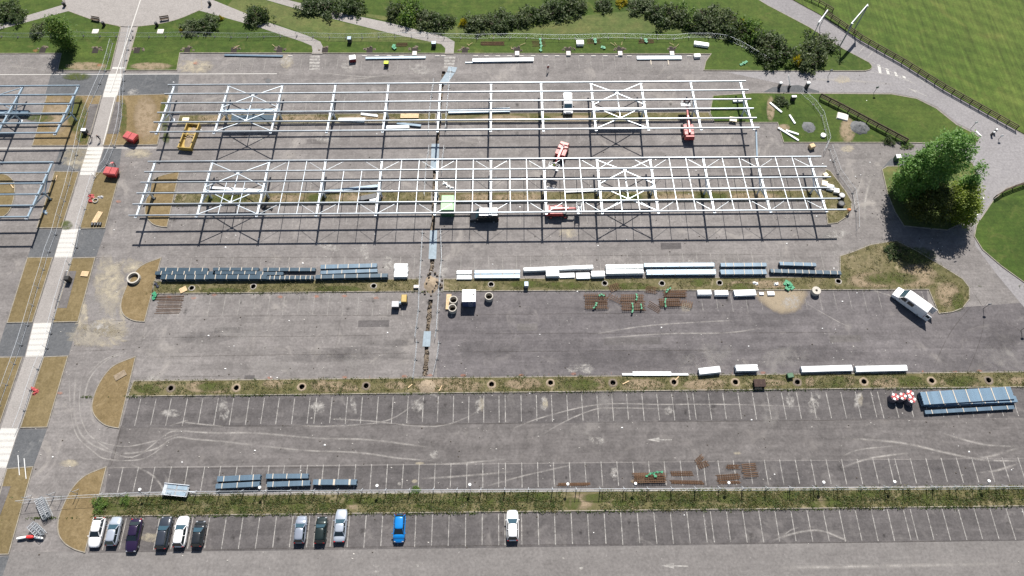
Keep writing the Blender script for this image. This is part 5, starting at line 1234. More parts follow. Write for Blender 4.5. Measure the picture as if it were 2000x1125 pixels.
# shopping trolleys nested in two rows
tr = None
def trolley():
    t = thing('shopping_trolley', 'x', 'shopping trolley')
    mb = MB(); a, b, h0, h1 = .46, .80, .45, 1.0
    for z, s in ((h0, .82), (h0+.28, .92), (h1, 1.0)):
        q = [(-a/2*s, -b/2*s, z), (a/2*s, -b/2*s, z), (a/2*s*1.1, b/2*s, z), (-a/2*s*1.1, b/2*s, z)]; mb.tube(q+[q[0]], .018, 5)
    for k in range(7):
        u = -.5+k/6; mb.bar((a*u*.82, -b/2*.82, h0), (a*u, -b/2, h1), .014, .014); mb.bar((-a/2*.9, b*u*.82, h0), (-a/2*1.05, b*u, h1), .014, .014); mb.bar((a/2*.9, b*u*.82, h0), (a/2*1.05, b*u, h1), .014, .014); mb.bar((a*u*.82, -b/2*.82, h0), (a*u*.85, b/2*.82, h0), .014, .014)
    mb.build('basket', GALV_D, t)
    mb = MB()
    for s in (-1, 1): mb.tube([(s*.2, -.42, .1), (s*.22, .42, .1), (s*.24, .46, 1.02)], .02, 5)
    mb.build('frame', GALV, t); MB().cyl((-.27, .5, 1.02), (.27, .5, 1.02), .028, 6).build('handle', GREYM, t); MB().box((0, .30, .96), (.42, .06, .22)).build('child_seat', GREYC, t)
    for s in (-1, 1):
        for y in (-.38, .38): MB().cyl((s*.2-.02, y, .06), (s*.2+.02, y, .06), .06, 8).build('castor', BLACK, t)
    return t
for nm, p0, p1, n, rows, side in (('longer', (84,981), (96,1008), 9, 2, .62), ('shorter', (70,1030), (84,1044), 5, 2, .62)):
    a, b = G(*p0), G(*p1); d = b-a; rz = math.atan2(d.y, d.x)+math.pi/2; nn = Vector((-d.y, d.x, 0)).normalized()
    for rrow in range(rows):
        for i in range(n):
            o = trolley() if tr is None else copy_tree(tr); tr = tr or o
            p = a+d*(i/(n-1))+nn*(rrow-.5)*side
            o.location = (p.x, p.y, 0); o.rotation_euler[2] = rz+rnd.uniform(-.03, .03)
            tag(o, f'grey wire shopping trolley, {ordn(i)} from the north in the {"east" if rrow else "west"} file of the {nm} row', 'shopping trolley', 'nested shopping trolleys')
# leaning white poles, bins, boxes
def small_box(label, x, y, d, m, cat, rz=0., name='crate', z=0., lid=None):
    c = G(x, y, d[2]); t = thing(name, label, cat, (c.x, c.y, z), rz)
    MB().taper((0, 0, 0), (d[0]*.94, d[1]*.94), (d[0], d[1]), d[2]).build('body', m, t); MB().taper((0, 0, d[2]+.001), (d[0]*1.03, d[1]*1.03), (d[0]*.9, d[1]*.9), .08).build('lid', lid or m, t)
    return t
small_box('white crate on the lawn above the square pits', 1133, 83, (1.5,1.2,.6), WHITEP, 'crate', 0, z=.1); small_box('long white crate on the lawn corner', 1370, 86, (3.0,1.0,.5), WHITEP, 'crate', R(-12), z=.1); small_box('small white crate on asphalt at the lawn corner', 1362, 108, (1.3,.9,.5), WHITEP, 'crate', R(5))
small_box('lime green crate standing in a bay by the lawn', 754, 122, (.9,.8,.9), DARKG, 'crate', lid=LIME); small_box('cream bulk bag with dark maroon side in a bay by the lawn', 688, 112, (1.3,1.2,.9), DKRED, 'bulk bag', R(10), 'bulk_bag', lid=WHITEP)
small_box('grey blue bin on the lawn between two garden paths', 682, 75, (.8,.9,1.1), DARKG, 'bin', 0, 'waste_bin', .1, PALEBLUE); small_box('grey blue bin on the lawn at the garden path bend', 847, 84, (.9,.8,1.0), DARKG, 'bin', 0, 'waste_bin', .1, PALEBLUE)
small_box('white topped cabinet on the lawn east of the far frame', 1551, 189, (.95,.5,1.1), DARKG, 'cabinet', 0, 'cabinet', .1, WHITEP); small_box('grey blue cabinet on the second strip below the white bundles', 1028, 555, (.7,.9,.9), GREYM, 'cabinet', 0, 'cabinet', .1, PALEBLUE)
small_box('black bin standing on the paved pad of the olive bed', 130, 543, (.8,.8,1.2), BLACK, 'bin', 0, 'waste_bin', .1); small_box('white switch box by the fence west of the footpath', 163, 254, (.9,.7,1.1), DARKG, 'switch box', 0, 'switch_box', .1, WHITEP)
small_box('cream crate at the east end of the near frame', 1611, 358, (1.1,1.2,.8), CREAM, 'crate', R(-15)); small_box('white crate beside the cream one at the frame end', 1622, 365, (1.2,1.2,.6), WHITEP, 'crate', R(-20)); small_box('pale square box between the white crate and round black tub', 1634, 372, (1.0,1.0,.6), CREAM, 'crate', R(-10), lid=WHITEP)
small_box('small cream crate behind the larger cream one', 1613, 341, (.9,.8,.5), CREAM, 'crate', R(30)); small_box('tan round crate near the corner of the east fence', 1587, 284, (1.0,.9,.8), TIMBER, 'crate', R(20))
small_box('green topped bin under the poplar edge', 1755, 306, (.9,.9,1.1), GREENDK, 'bin', 0, 'waste_bin', .1, WHITEP)
small_box('stone rubble box near the trench on the second strip', 813, 560, (.9,.6,.4), CONC, 'crate', 0, z=.1); small_box('brown wooden crate on the third strip near the white pack', 1544, 733, (1.0,.8,.7), GREENDK, 'crate', R(10))
def tub(label, x, y, r, h, m, top, z=0.):
    c = G(x, y, h); t = thing('tub', label, 'tub', (c.x, c.y, z), 0, 'round tubs and drums on site')
    MB().cyl((0, 0, 0), (0, 0, h), r, 16).build('drum', m, t, False); MB().cyl((0, 0, h+.001), (0, 0, h+.05), r*.85, 14, r*.7).build('lid', top, t)
tub('round black tub with white sack, far one at the frame end', 1645, 381, .62, .8, BLACK, GREYC); tub('round black tub beside the worker in orange', 1644, 397, .62, .8, BLACK, DARKG)
tub('small white tub beside the mesh fence on the east lawn', 1608, 264, .5, .35, WHITEP, WHITEP, .1)
for i, x in enumerate((179.5, 185, 190.5, 195.5)):
    c = G(x, 437, .4); o = MB().cyl((0, -.3, .2), (0, .3, .2), .2, 12).build('tube_section', DARKG); o.location = (c.x, c.y, .1); tag(o, f'short dark tube on the olive bed below the laths, {ordn(i)} from the west', 'tube', 'short dark tubes on the olive bed')
for label, pts, m in (('red plastic offcut coil on the olive bed beside the concrete ring', [(172,385),(176,381),(183,382),(178,388),(173,392),(180,395)], REDW), ('pale sack lying on the olive bed east of the ring', [(191,386),(197,384),(201,386)], GREYC), ('pink plastic coil on the fourth bed east of the footpath', [(62,756),(66,763),(74,762),(70,768),(64,770)], REDW), ('pale plastic sheet on the olive bed west of the footpath', [(85,410),(88,415),(91,418)], PALEBLUE),
                      ('white plastic sheet lying under the near frame by the trench', [(866,355),(872,361),(878,366),(886,369)], WHITEP), ('white plastic sheet under the basket of the boom lift', [(1068,365),(1074,368),(1082,369),(1090,370)], WHITEP), ('white crumpled sheet on grass under the near frame', [(744,374),(752,372),(762,374),(770,372)], WHITEP), ('black cable heap under the near frame', [(505,405),(512,402),(518,408),(528,404),(531,410)], BLACK),
                      ('white plastic sheet with stones on the sandy strip', [(1470,553),(1476,552),(1480,556)], WHITEP), ('white crumpled sheet over the sand heap of the strip', [(1512,553),(1516,557),(1519,552)], WHITEP), ('dark cable heap on the half-moon bed', [(250,552),(256,557),(262,553),(266,549)], BLACK), ('dark jacket heap beside the dark blue packs', [(303,552),(306,557),(309,562)], NAVY)):
    c = G(*pts[0]); P = [G(x, y, .15)-Vector((c.x, c.y, 0)) for x, y in pts]; mb = MB(); rr = random.Random(label)
    for a, b in zip(P, P[1:]): mb.taper(((a.x+b.x)/2, (a.y+b.y)/2, 0), (max(.35, (b-a).length*.9), .55), (.2, .2), rr.uniform(.12, .35), (rr.uniform(-.1, .1), rr.uniform(-.1, .1)))
    mb.tube(P, .09, 6); o = mb.build('plastic_heap', m); o.location = (c.x, c.y, .1); tag(o, label, 'heap', 'loose heaps on site')
for i, (label, a, b) in enumerate((('long white beam lying on the east lawn, crossing another', (1520,249), (1560,274)), ('shorter white beam crossing the long one on the east lawn', (1535,254), (1560,262)), ('pale beam on the east lawn beside the dark shrub', (1504,200), (1527,219)), ('short pale beam on the middle of the east lawn', (1542,224), (1553,241)),
                                   ('timber stick lying on the third strip by the white lattice', (1216,750), (1228,744)), ('timber stick leaning at a footing pit', (1319,742), (1326,735)), ('timber lath on the round straw bed', (18,357), (26,367)), ('thin timber lath on the first olive bed', (108,352), (111,342)), ('white barrier arm by the poplar', (1767,276), (1772,288)), ('timber offcut beside the sandy trench end', (797,757), (805,750)), ('timber offcuts east of the sandy trench end', (858,763), (863,753)))):
    A, B_ = G(*a, .3), G(*b, .3); c = (A+B_)/2; d = (B_-A)
    o = MB().bar((-d.length/2, 0, 0), (d.length/2, 0, 0), .34 if i < 4 else .16, .22 if i < 4 else .08).build('loose_beam', WHITE if i < 4 or i == 8 else TIMBER); o.location = (c.x, c.y, .22); o.rotation_euler[2] = math.atan2(d.y, d.x); tag(o, label, 'beam' if i < 4 or i == 8 else 'timber')
# white poles on the last bed
for i, (a, b) in enumerate((((38,928),(35,889)), ((51,935),(47,895)))):
    A = G(*a, .1); B_ = G(*b, 1.2); o = MB().cyl((0, 0, 0), B_-A, .06, 8).build('white_pole', WHITEP); o.location = A; tag(o, ('white pole leaning over the last bed, west one', 'white pole with cross foot leaning over the last bed, east one')[i], 'pole', 'leaning white poles')
# benches, litter bins on the plaza
def bench(label, x, y, rz):
    c = G(x, y); t = thing('park_bench', label, 'bench', (c.x, c.y, .112), rz, 'benches around the plaza')
    for k in range(4): MB().box((0, -.24+.16*k, .44), (1.9, .13, .05)).build('seat_slat', WOOD_D, t)
    for s in (-.75, .75): MB().box((s, 0, .21), (.1, .55, .41)).build('leg', DARKG, t)
    for k in range(2): MB().box((0, .34, .62+.17*k), (1.9, .05, .13)).build('back_slat', WOOD_D, t)
bench('dark bench on the west curve of the plaza', 188, 41, R(-14)); bench('dark bench on the east curve of the plaza', 323, 40, R(12)); 
for lb, x, y in (('dark litter bin beside the west plaza bench', 200, 44), ('dark litter bin beside the east plaza bench', 304, 45), ('dark litter bin at the west garden path', 123, 6), ('dark litter bin at the east garden path', 408, 4)):
    tub(lb, x, y, .32, .9, BLACK, DARKG, .112)
for i, (lb, x, y) in enumerate((('pale manhole cover on the lawn west of the footpath', 187, 62), ('pale manhole cover on the lawn east of the footpath', 314, 62))):
    c = G(x, y); o = MB().box((0, 0, .03), (1.3, 1.2, .06)).build('manhole_cover', CONC); o.location = (c.x, c.y, .1); tag(o, lb, 'manhole cover')
c = G(524, 158); o = MB().cyl((0, 0, 0), (0, 0, .02), .6, 16).build('manhole_cover', DARKG); o.location = (c.x, c.y, .005); tag(o, 'round dark manhole cover beyond the far white frame', 'manhole cover')

# ------------------------------------------------------------------ road sign, gates, small road furniture
def big_sign(label, p1, p2, h0, h1, pr, m, cat='road sign'):
    a, b = G(*p1), G(*p2); t = thing('road_sign', label, cat, (a.x, a.y, 0)); d = b-a
    for q in (Vector(), Vector((d.x, d.y, 0))): MB().cyl(q, q+Vector((0, 0, h1)), pr, 10).build('pole', GALV_D, t)
    e = d.normalized()*.3; n = Vector((-d.y, d.x, 0)).normalized()*(pr+.05)
    MB().bar(Vector((0, 0, (h0+h1)/2))-e+n, Vector((d.x, d.y, (h0+h1)/2))+e+n, .08, h1-h0).build('panel', m, t)
    MB().bar(Vector((0, 0, h1+.05))-e+n, Vector((d.x, d.y, h1+.05))+e+n, .16, .1).build('top_frame', WHITE, t)
big_sign('large pale sign panel carried by two tall poles at the road junction', (1640,91), (1669,57), 5.0, 6.3, .13, GREYC)
big_sign('smaller white sign panel on two poles behind the shrubs', (1586,73), (1601,52), 3.3, 4.2, .07, WHITEP)
def post_box(label, x, y, h, w_, top, cat):
    c = G(x, y); t = thing('ticket_post', label, cat, (c.x, c.y, .01), 0, 'posts at the car park entrance')
    MB().taper((0, 0, 0), (w_, w_), (w_*.9, w_*.9), h).build('cabinet', DARKG, t); MB().taper((0, 0, h+.001), (w_*1.15, w_*1.15), (w_*.8, w_*.8), .18).build('cap', top, t)
post_box('white capped ticket post west of the raised barrier', 1521, 171, 1.3, .5, WHITEP, 'ticket post'); post_box('white capped ticket post east of the raised barrier', 1574, 172, 1.5, .6, WHITEP, 'ticket post')
post_box('white capped post on the road by the kerb tip, west one', 1936, 264, .9, .35, WHITEP, 'post'); post_box('white capped post on the road by the kerb tip, east one', 1941, 259, .9, .35, WHITEP, 'post'); post_box('white post at the path below the poplar, far one', 1911, 395, 1.2, .45, WHITEP, 'post'); post_box('white post at the path below the poplar, near one', 1901, 425, 1.0, .4, WHITEP, 'post')
c = G(1540, 173); t = thing('barrier_gate', 'parking barrier with a raised white arm at the entrance', 'barrier gate', (c.x, c.y, .01)); MB().box((0, 0, .55), (.4, .4, 1.1)).build('cabinet', DARKG, t); MB().bar((0, 0, 1.0), (-.9, .9, 2.9), .10, .12).build('arm', WHITEP, t)
for lb, x, y, h in (('thin signpost at the lawn edge near the shrubs', 1617, 149, 1.8), ('thin signpost in the road by the lawn', 1706, 182, 1.8), ('white oval traffic sign by the kerb tip', 1896, 251, 2.0), ('thin signpost at the lane bend near the fence', 1920, 603, 2.0), ('thin signpost on the dark patch at the east edge', 1994, 645, 2.0), ('thin signpost on the road by white posts', 1950, 272, 1.2)):
    c = G(x, y); t = thing('signpost', lb, 'signpost', (c.x, c.y, 0)); MB().cyl((0, 0, 0), (0, 0, h), .045, 8).build('pole', DARKG, t); MB().cyl((0, -.03, h-.05), (0, -.06, h-.05), .30, 14).build('sign_plate', WHITEP if 'white' in lb else GREYM, t)
o = struct(MB().bar(G(1906, 256, .07), G(1916, 266, .07), .25, .14).build('kerb_tip', PAINT if False else WHITEP))

# ------------------------------------------------------------------ people
def person(label, x, y, rz, top, trousers, pose='stand', hat=WHITEP, vest=None, z=0., at=None, zoff=0.):
    V = {'pelvis': (0, 0, .95), 'waist': (0, .01, 1.10), 'chest': (0, .02, 1.32), 'neck': (0, .02, 1.50), 'head': (0, .04, 1.62), 'crown': (0, .03, 1.74),
         'sl': (-.19, .01, 1.42), 'el': (-.25, .02, 1.14), 'wl': (-.27, .14, .92), 'hl': (-.27, .18, .84), 'sr': (.19, .01, 1.42), 'er': (.25, .02, 1.14), 'wr': (.27, .14, .92), 'hr': (.27, .18, .84),
         'pl': (-.10, 0, .90), 'kl': (-.11, .04, .50), 'al': (-.11, 0, .09), 'tl': (-.12, .17, .04), 'pr': (.10, 0, .90), 'kr': (.11, .04, .50), 'ar': (.11, 0, .09), 'tr': (.12, .17, .04)}
    if pose == 'walk':
        V.update(kl=(-.11, .22, .52), al=(-.11, .26, .10), tl=(-.12, .43, .07), kr=(.11, -.02, .50), ar=(.11, -.30, .14), tr=(.12, -.14, .04), el=(-.25, -.12, 1.15), wl=(-.26, -.16, .92), hl=(-.26, -.14, .84), er=(.25, .14, 1.15), wr=(.26, .30, .98), hr=(.26, .36, .92))
    if pose == 'bend':
        V.update(waist=(0, .10, 1.06), chest=(0, .28, 1.18), neck=(0, .44, 1.24), head=(0, .55, 1.22), crown=(0, .65, 1.18), sl=(-.19, .36, 1.18), sr=(.19, .36, 1.18), el=(-.24, .44, .92), er=(.24, .44, .92), wl=(-.22, .56, .70), wr=(.22, .56, .70), hl=(-.21, .60, .62), hr=(.21, .60, .62), kl=(-.13, .06, .50), kr=(.13, -.04, .50))
    if pose == 'reach':
        V.update(el=(-.26, .22, 1.30), wl=(-.22, .46, 1.30), hl=(-.21, .54, 1.32), er=(.26, .22, 1.30), wr=(.22, .46, 1.30), hr=(.21, .54, 1.32))
    E = [('pelvis', 'waist'), ('waist', 'chest'), ('chest', 'neck'), ('neck', 'head'), ('head', 'crown'), ('chest', 'sl'), ('sl', 'el'), ('el', 'wl'), ('wl', 'hl'), ('chest', 'sr'), ('sr', 'er'), ('er', 'wr'), ('wr', 'hr'), ('pelvis', 'pl'), ('pl', 'kl'), ('kl', 'al'), ('al', 'tl'), ('pelvis', 'pr'), ('pr', 'kr'), ('kr', 'ar'), ('ar', 'tr')]
    RAD = dict(pelvis=.145, waist=.135, chest=.16, neck=.06, head=.10, crown=.07, sl=.075, el=.05, wl=.036, hl=.042, sr=.075, er=.05, wr=.036, hr=.042, pl=.095, kl=.068, al=.05, tl=.045, pr=.095, kr=.068, ar=.05, tr=.045)
    ks = list(V); me = bpy.data.meshes.new('body'); me.from_pydata([V[k] for k in ks], [(ks.index(a), ks.index(b)) for a, b in E], [])
    ob = bpy.data.objects.new('body_skeleton', me); COL.objects.link(ob)
    ob.modifiers.new('Skin', 'SKIN')
    for i, k in enumerate(ks):
        sv = me.skin_vertices[0].data[i]; sv.radius = (RAD[k], RAD[k]*.8); sv.use_root = (k == 'pelvis')
    s = ob.modifiers.new('Sub', 'SUBSURF'); s.levels = s.render_levels = 1
    dg = bpy.context.evaluated_depsgraph_get(); m2 = bpy.data.meshes.new_from_object(ob.evaluated_get(dg)); bpy.data.objects.remove(ob)
    for m_ in (SKIN, top, trousers, BLACK): m2.materials.append(m_)
    def near(c):
        best, bk = 9, None
        for a, b in E:
            A, B_ = Vector(V[a]), Vector(V[b]); u = max(0, min(1, (c-A).dot(B_-A)/max(1e-6, (B_-A).length_squared))); dd = (c-A-(B_-A)*u).length-(RAD[a]+RAD[b])*.4
            if dd < best: best, bk = dd, (a, b)
        return bk
    LEG = {'pl', 'pr', 'kl', 'kr', 'al', 'ar', 'pelvis'}
    for p in m2.polygons:
        a, b = near(p.center); p.use_smooth = True
        p.material_index = 0 if b in ('neck', 'head', 'crown', 'hl', 'hr') or a == 'neck' else (3 if b in ('tl', 'tr') else (2 if b in LEG and a in LEG else 1))
    # fingers joined to the body mesh
    bm = bmesh.new(); bm.from_mesh(m2)
    for side, wk, hk in ((-1, 'wl', 'hl'), (1, 'wr', 'hr')):
        Wv, Hv = Vector(V[wk]), Vector(V[hk]); d = (Hv-Wv).normalized(); xx = Vector((1, 0, 0)); n_ = d.cross(xx).normalized()
        for f in range(5):
            o_ = Hv+n_*((f-2)*.017)+d*.01; tip = o_+d*(.07+.012*(2-abs(f-2)))+xx*(-side*.02); 
            if f == 0: tip = o_+d*.03+n_*-.045
            mt = MB().cyl(o_, tip, .010, 5, .007); base = [bm.verts.new(v) for v in mt.v]
            for fc in mt.f:
                q = bm.faces.new([base[i] for i in fc]); q.material_index = 0
    bm.to_mesh(m2); bm.free(); m2.name = 'body'
    c = at or G(x, y, z); t = thing('person', label, 'person', (c.x, c.y, c.z+zoff if at else z), rz)
    bo = link_mesh('body', m2, t)
    H = Vector(V['head']); Cc = Vector(V['crown']); ax = (Cc-H).normalized()
    if hat: 
        mb = MB().cyl(H+ax*.05, H+ax*.09, .145, 12, .14); mb.cyl(H+ax*.09, H+ax*.16, .125, 12, .10); mb.cyl(H+ax*.16, H+ax*.20, .10, 12, .04); mb.build('hard_hat', hat, t, True)
    fx = Vector((0, 1, 0)) if pose != 'bend' else Vector((0, .2, -1))
    MB().cyl(H+fx*.09, H+fx*.135+Vector((0, 0, -.015)), .018, 6, .012).build('nose', SKIN, t)
    for s_ in (-1, 1):
        MB().cyl(H+fx*.095+Vector((s_*.036, 0, .025)), H+fx*.104+Vector((s_*.036, 0, .025)), .012, 6).build('eye', BLACK, t)
    if vest:
        p, q = Vector(V['waist']), Vector(V['neck'])
        mb = MB(); ax2 = (q-p).normalized(); n = 12; 
        for u, rx, ry in ((-.08, .185, .145), (.45, .205, .165), (.85, .17, .13)):
            cc = p.lerp(q, u); yv = ax2.cross(Vector((1, 0, 0))).normalized()
            mb.v += [tuple(cc+Vector((1, 0, 0))*rx*math.cos(2*math.pi*i/n)+yv*ry*math.sin(2*math.pi*i/n)) for i in range(n)]
        for k in range(2):
            for i in range(n): mb.face((k*n+i, k*n+(i+1) % n, (k+1)*n+(i+1) % n, (k+1)*n+i))
        mb.build('safety_vest', vest, t, True)
    return t
person('person in dark red top and light trousers crossing the bays, white hard hat', 1070, 139, R(200), DKRED, GREYC, 'walk')
person('person in dark clothes walking on the footpath, west one of two', 181, 272, R(160), NAVY, NAVY, 'walk', None, z=.012); person('person in dark clothes walking on the footpath, east one of two', 197, 274, R(175), NAVY, BLACK, 'walk', None, z=.012)
person('person in reddish clothes and white hard hat behind the red skip', 226, 323, R(150), PINKC, DKRED, 'bend')
person('worker in an orange jacket bending by black tubs at the frame end', 1657, 415, R(100), ORANGE, NAVY, 'bend', ORANGE)
person('worker in dark clothes standing beside the trench under the far frame', 873, 246, R(20), GREYM, NAVY, 'stand', PALEBLUE)
for t_, b_, lb, vv in ((t2, b2, 'worker in lime vest standing in the basket between the frames', LIME), (t1, b1+Vector((-.45, 0, 0)), 'worker in dark red, west one in the far boom lift basket', None), (t1, b1+Vector((.45, 0, 0)), 'worker in dark red, east one in the far boom lift basket', None)):
    wv = Matrix.Translation(t_.location) @ Matrix.Rotation(t_.rotation_euler[2], 4, 'Z') @ Vector((b_.x, b_.y, b_.z))
    person(lb, 0, 0, t_.rotation_euler[2]+math.pi*0, NAVY if vv else DKRED, NAVY, 'stand', WHITEP, vv, at=wv, zoff=.03)

# ------------------------------------------------------------------ trees, shrubs, weeds
def leaves(mb, pts, size, rr, flat=.5, up=.9):
    for p in pts:
        s_ = size*rr.uniform(.6, 1.3); a = Vector((rr.gauss(0, 1), rr.gauss(0, 1), rr.gauss(0, 1)*flat)).normalized(); b = a.cross(Vector((rr.gauss(0, 1), rr.gauss(0, 1), rr.gauss(0, 1)+up))).normalized()
        k = len(mb.v); mb.v += [tuple(p-a*s_-b*s_*.15), tuple(p-b*s_*.55), tuple(p+a*s_), tuple(p+b*s_*.55)]; mb.face((k, k+1, k+2, k+3))
def crown_points(rx, ry, z0, z1, nclump, nleaf, rr, shape, spread):
    pts = []
    for _ in range(nclump):
        u = rr.random(); z = z0+(z1-z0)*u; f = shape(u)
        a = rr.uniform(0, 6.283); rad = math.sqrt(rr.uniform(.12, 1.0))
        c = Vector((rx*f*rad*math.cos(a), ry*f*rad*math.sin(a), z))
        sp = spread*rr.uniform(.6, 1.3)
        for _ in range(nleaf): pts.append(c+Vector((rr.gauss(0, sp), rr.gauss(0, sp), rr.gauss(0, sp*1.1))))
    return pts
def tree(label, x, y, h, r, leaf, shape, seed, nc=150, nl=45, size=.19, spread=.5, trunk=.22, z0=.12, z=.1):
    c = G(x, y); rr = random.Random(seed); t = thing('tree', label, 'tree', (c.x, c.y, z), 0, 'trees at the east end')
    mb = MB(); mb.cyl((0, 0, 0), (0, 0, h*.35), trunk, 8, trunk*.7); mb.cyl((0, 0, h*.35), (.1, .05, h*.93), trunk*.7, 8, .03)
    for k in range(14):
        zz = h*rr.uniform(.15, .8); a = rr.uniform(0, 6.28); L_ = r*shape(min(1, zz/h+.1))*rr.uniform(.6, .95)
        mb.cyl((0, 0, zz), (L_*math.cos(a), L_*math.sin(a), zz+L_*rr.uniform(.5, 1.2)), trunk*.35, 6, .02)
    mb.build('trunk', BARK, t)
    mb = MB(); leaves(mb, crown_points(r, r, h*z0, h, nc, nl, rr, shape, spread), size, rr, .45, 1.7)
    mb.build('crown', leaf, t, fix=False)
    return t
pop = lambda u: (.55+.7*u) if u < .65 else max(.22, 1.0*math.sqrt(max(0, 1-((u-.65)/.37)**2.4)))
rnd_ = lambda u: math.sqrt(max(.05, 1-(2*u-1)**2))
tree('tallest bright green poplar of the east end clump', 1764, 384, 18.0, 2.7, LEAF_POP, pop, 1, 175, 34, .21, .42)
tree('bright green poplar at the west edge of the clump', 1757, 392, 12.0, 2.7, LEAF_POP, pop, 2, 150, 38, .21, .42)
tree('bright green poplar in the middle of the clump', 1790, 386, 17.2, 2.5, LEAF_POP, pop, 3, 150, 34, .21, .42)
tree('lower bright green poplar at the back of the clump', 1748, 372, 11.0, 2.3, LEAF_POP, pop, 13, 120, 38, .21, .42)
tree('narrow poplar with a pointed tip at the east side of the clump', 1842, 402, 12.4, 1.1, LEAF_POP, pop, 4, 80, 30, .18, .32)
tree('narrow lower poplar beside the pointed one', 1850, 406, 9.4, .95, LEAF_POP, pop, 5, 60, 30, .18, .32)
tree('round yellow green tree at the near side of the clump', 1842, 422, 8.6, 3.1, LEAF_YEL, rnd_, 6, 150, 38, .19, .42, z0=.2)
tree('dark olive spreading tree at the near side of the clump', 1797, 424, 7.6, 3.7, LEAF_OLV, rnd_, 7, 180, 40, .2, .5, z0=.15)
tree('low yellow green tree at the foot of the clump', 1866, 434, 5.6, 2.3, LEAF_YEL, rnd_, 8, 90, 40, .18, .38, z0=.1)
t = tree('dark green tree standing on the lawn west of the footpath', 137, 92, 7.0, 2.3, LEAF_GRN, rnd_, 9, 150, 45, .17, .45, z0=.12); t['group'] = 'trees and shrubs on the lawn'
SHR = {}
def shrub(label, x, y, r, h, leaf, k=0, rz=None):
    key = (leaf.name, k % 4)
    if key not in SHR:
        rr = random.Random(str(key)); t = thing('shrub', label, 'shrub', (0, 0, 0), 0, 'trees and shrubs on the lawn')
        mb = MB()
        for i in range(9):
            a = rr.uniform(0, 6.28); mb.cyl((0, 0, 0), (.6*math.cos(a), .6*math.sin(a), rr.uniform(.5, .8)), .05, 5, .015)
        mb.build('stems', BARK, t)
        pts = []
        for i in range(95):
            a = rr.uniform(0, 6.28); el = math.asin(rr.uniform(.02, 1)); lump = 1+.22*math.sin(3*a+k*2)+.16*math.sin(5*a+1.3*k); rad = rr.uniform(.5, 1.08)*lump; c = Vector((rad*math.cos(el)*math.cos(a), rad*math.cos(el)*math.sin(a), rad*math.sin(el)*(.75+.25*math.sin(2*a+k))))
            for _ in range(20): pts.append(c+Vector((rr.gauss(0, .10), rr.gauss(0, .10), rr.gauss(0, .10))))
        mb = MB(); leaves(mb, pts, .078, rr); mb.build('foliage', leaf, t, fix=False)
        SHR[key] = t; o = t
    else: o = copy_tree(SHR[key])
    c = G(x, y); o.location = (c.x, c.y, .1); o.rotation_euler[2] = rnd.uniform(0, 6.28) if rz is None else rz; f = .72 if leaf is FLOWER else 1.27
    o.scale = (r*f*rnd.uniform(.9, 1.15), r*f*rnd.uniform(.85, 1.1), h*rnd.uniform(.8, 1.05))
    return tag(o, label, 'shrub', 'trees and shrubs on the lawn')
SH, SI, GN, FL = LEAF_SHR, LEAF_SIL, LEAF_GRN, FLOWER
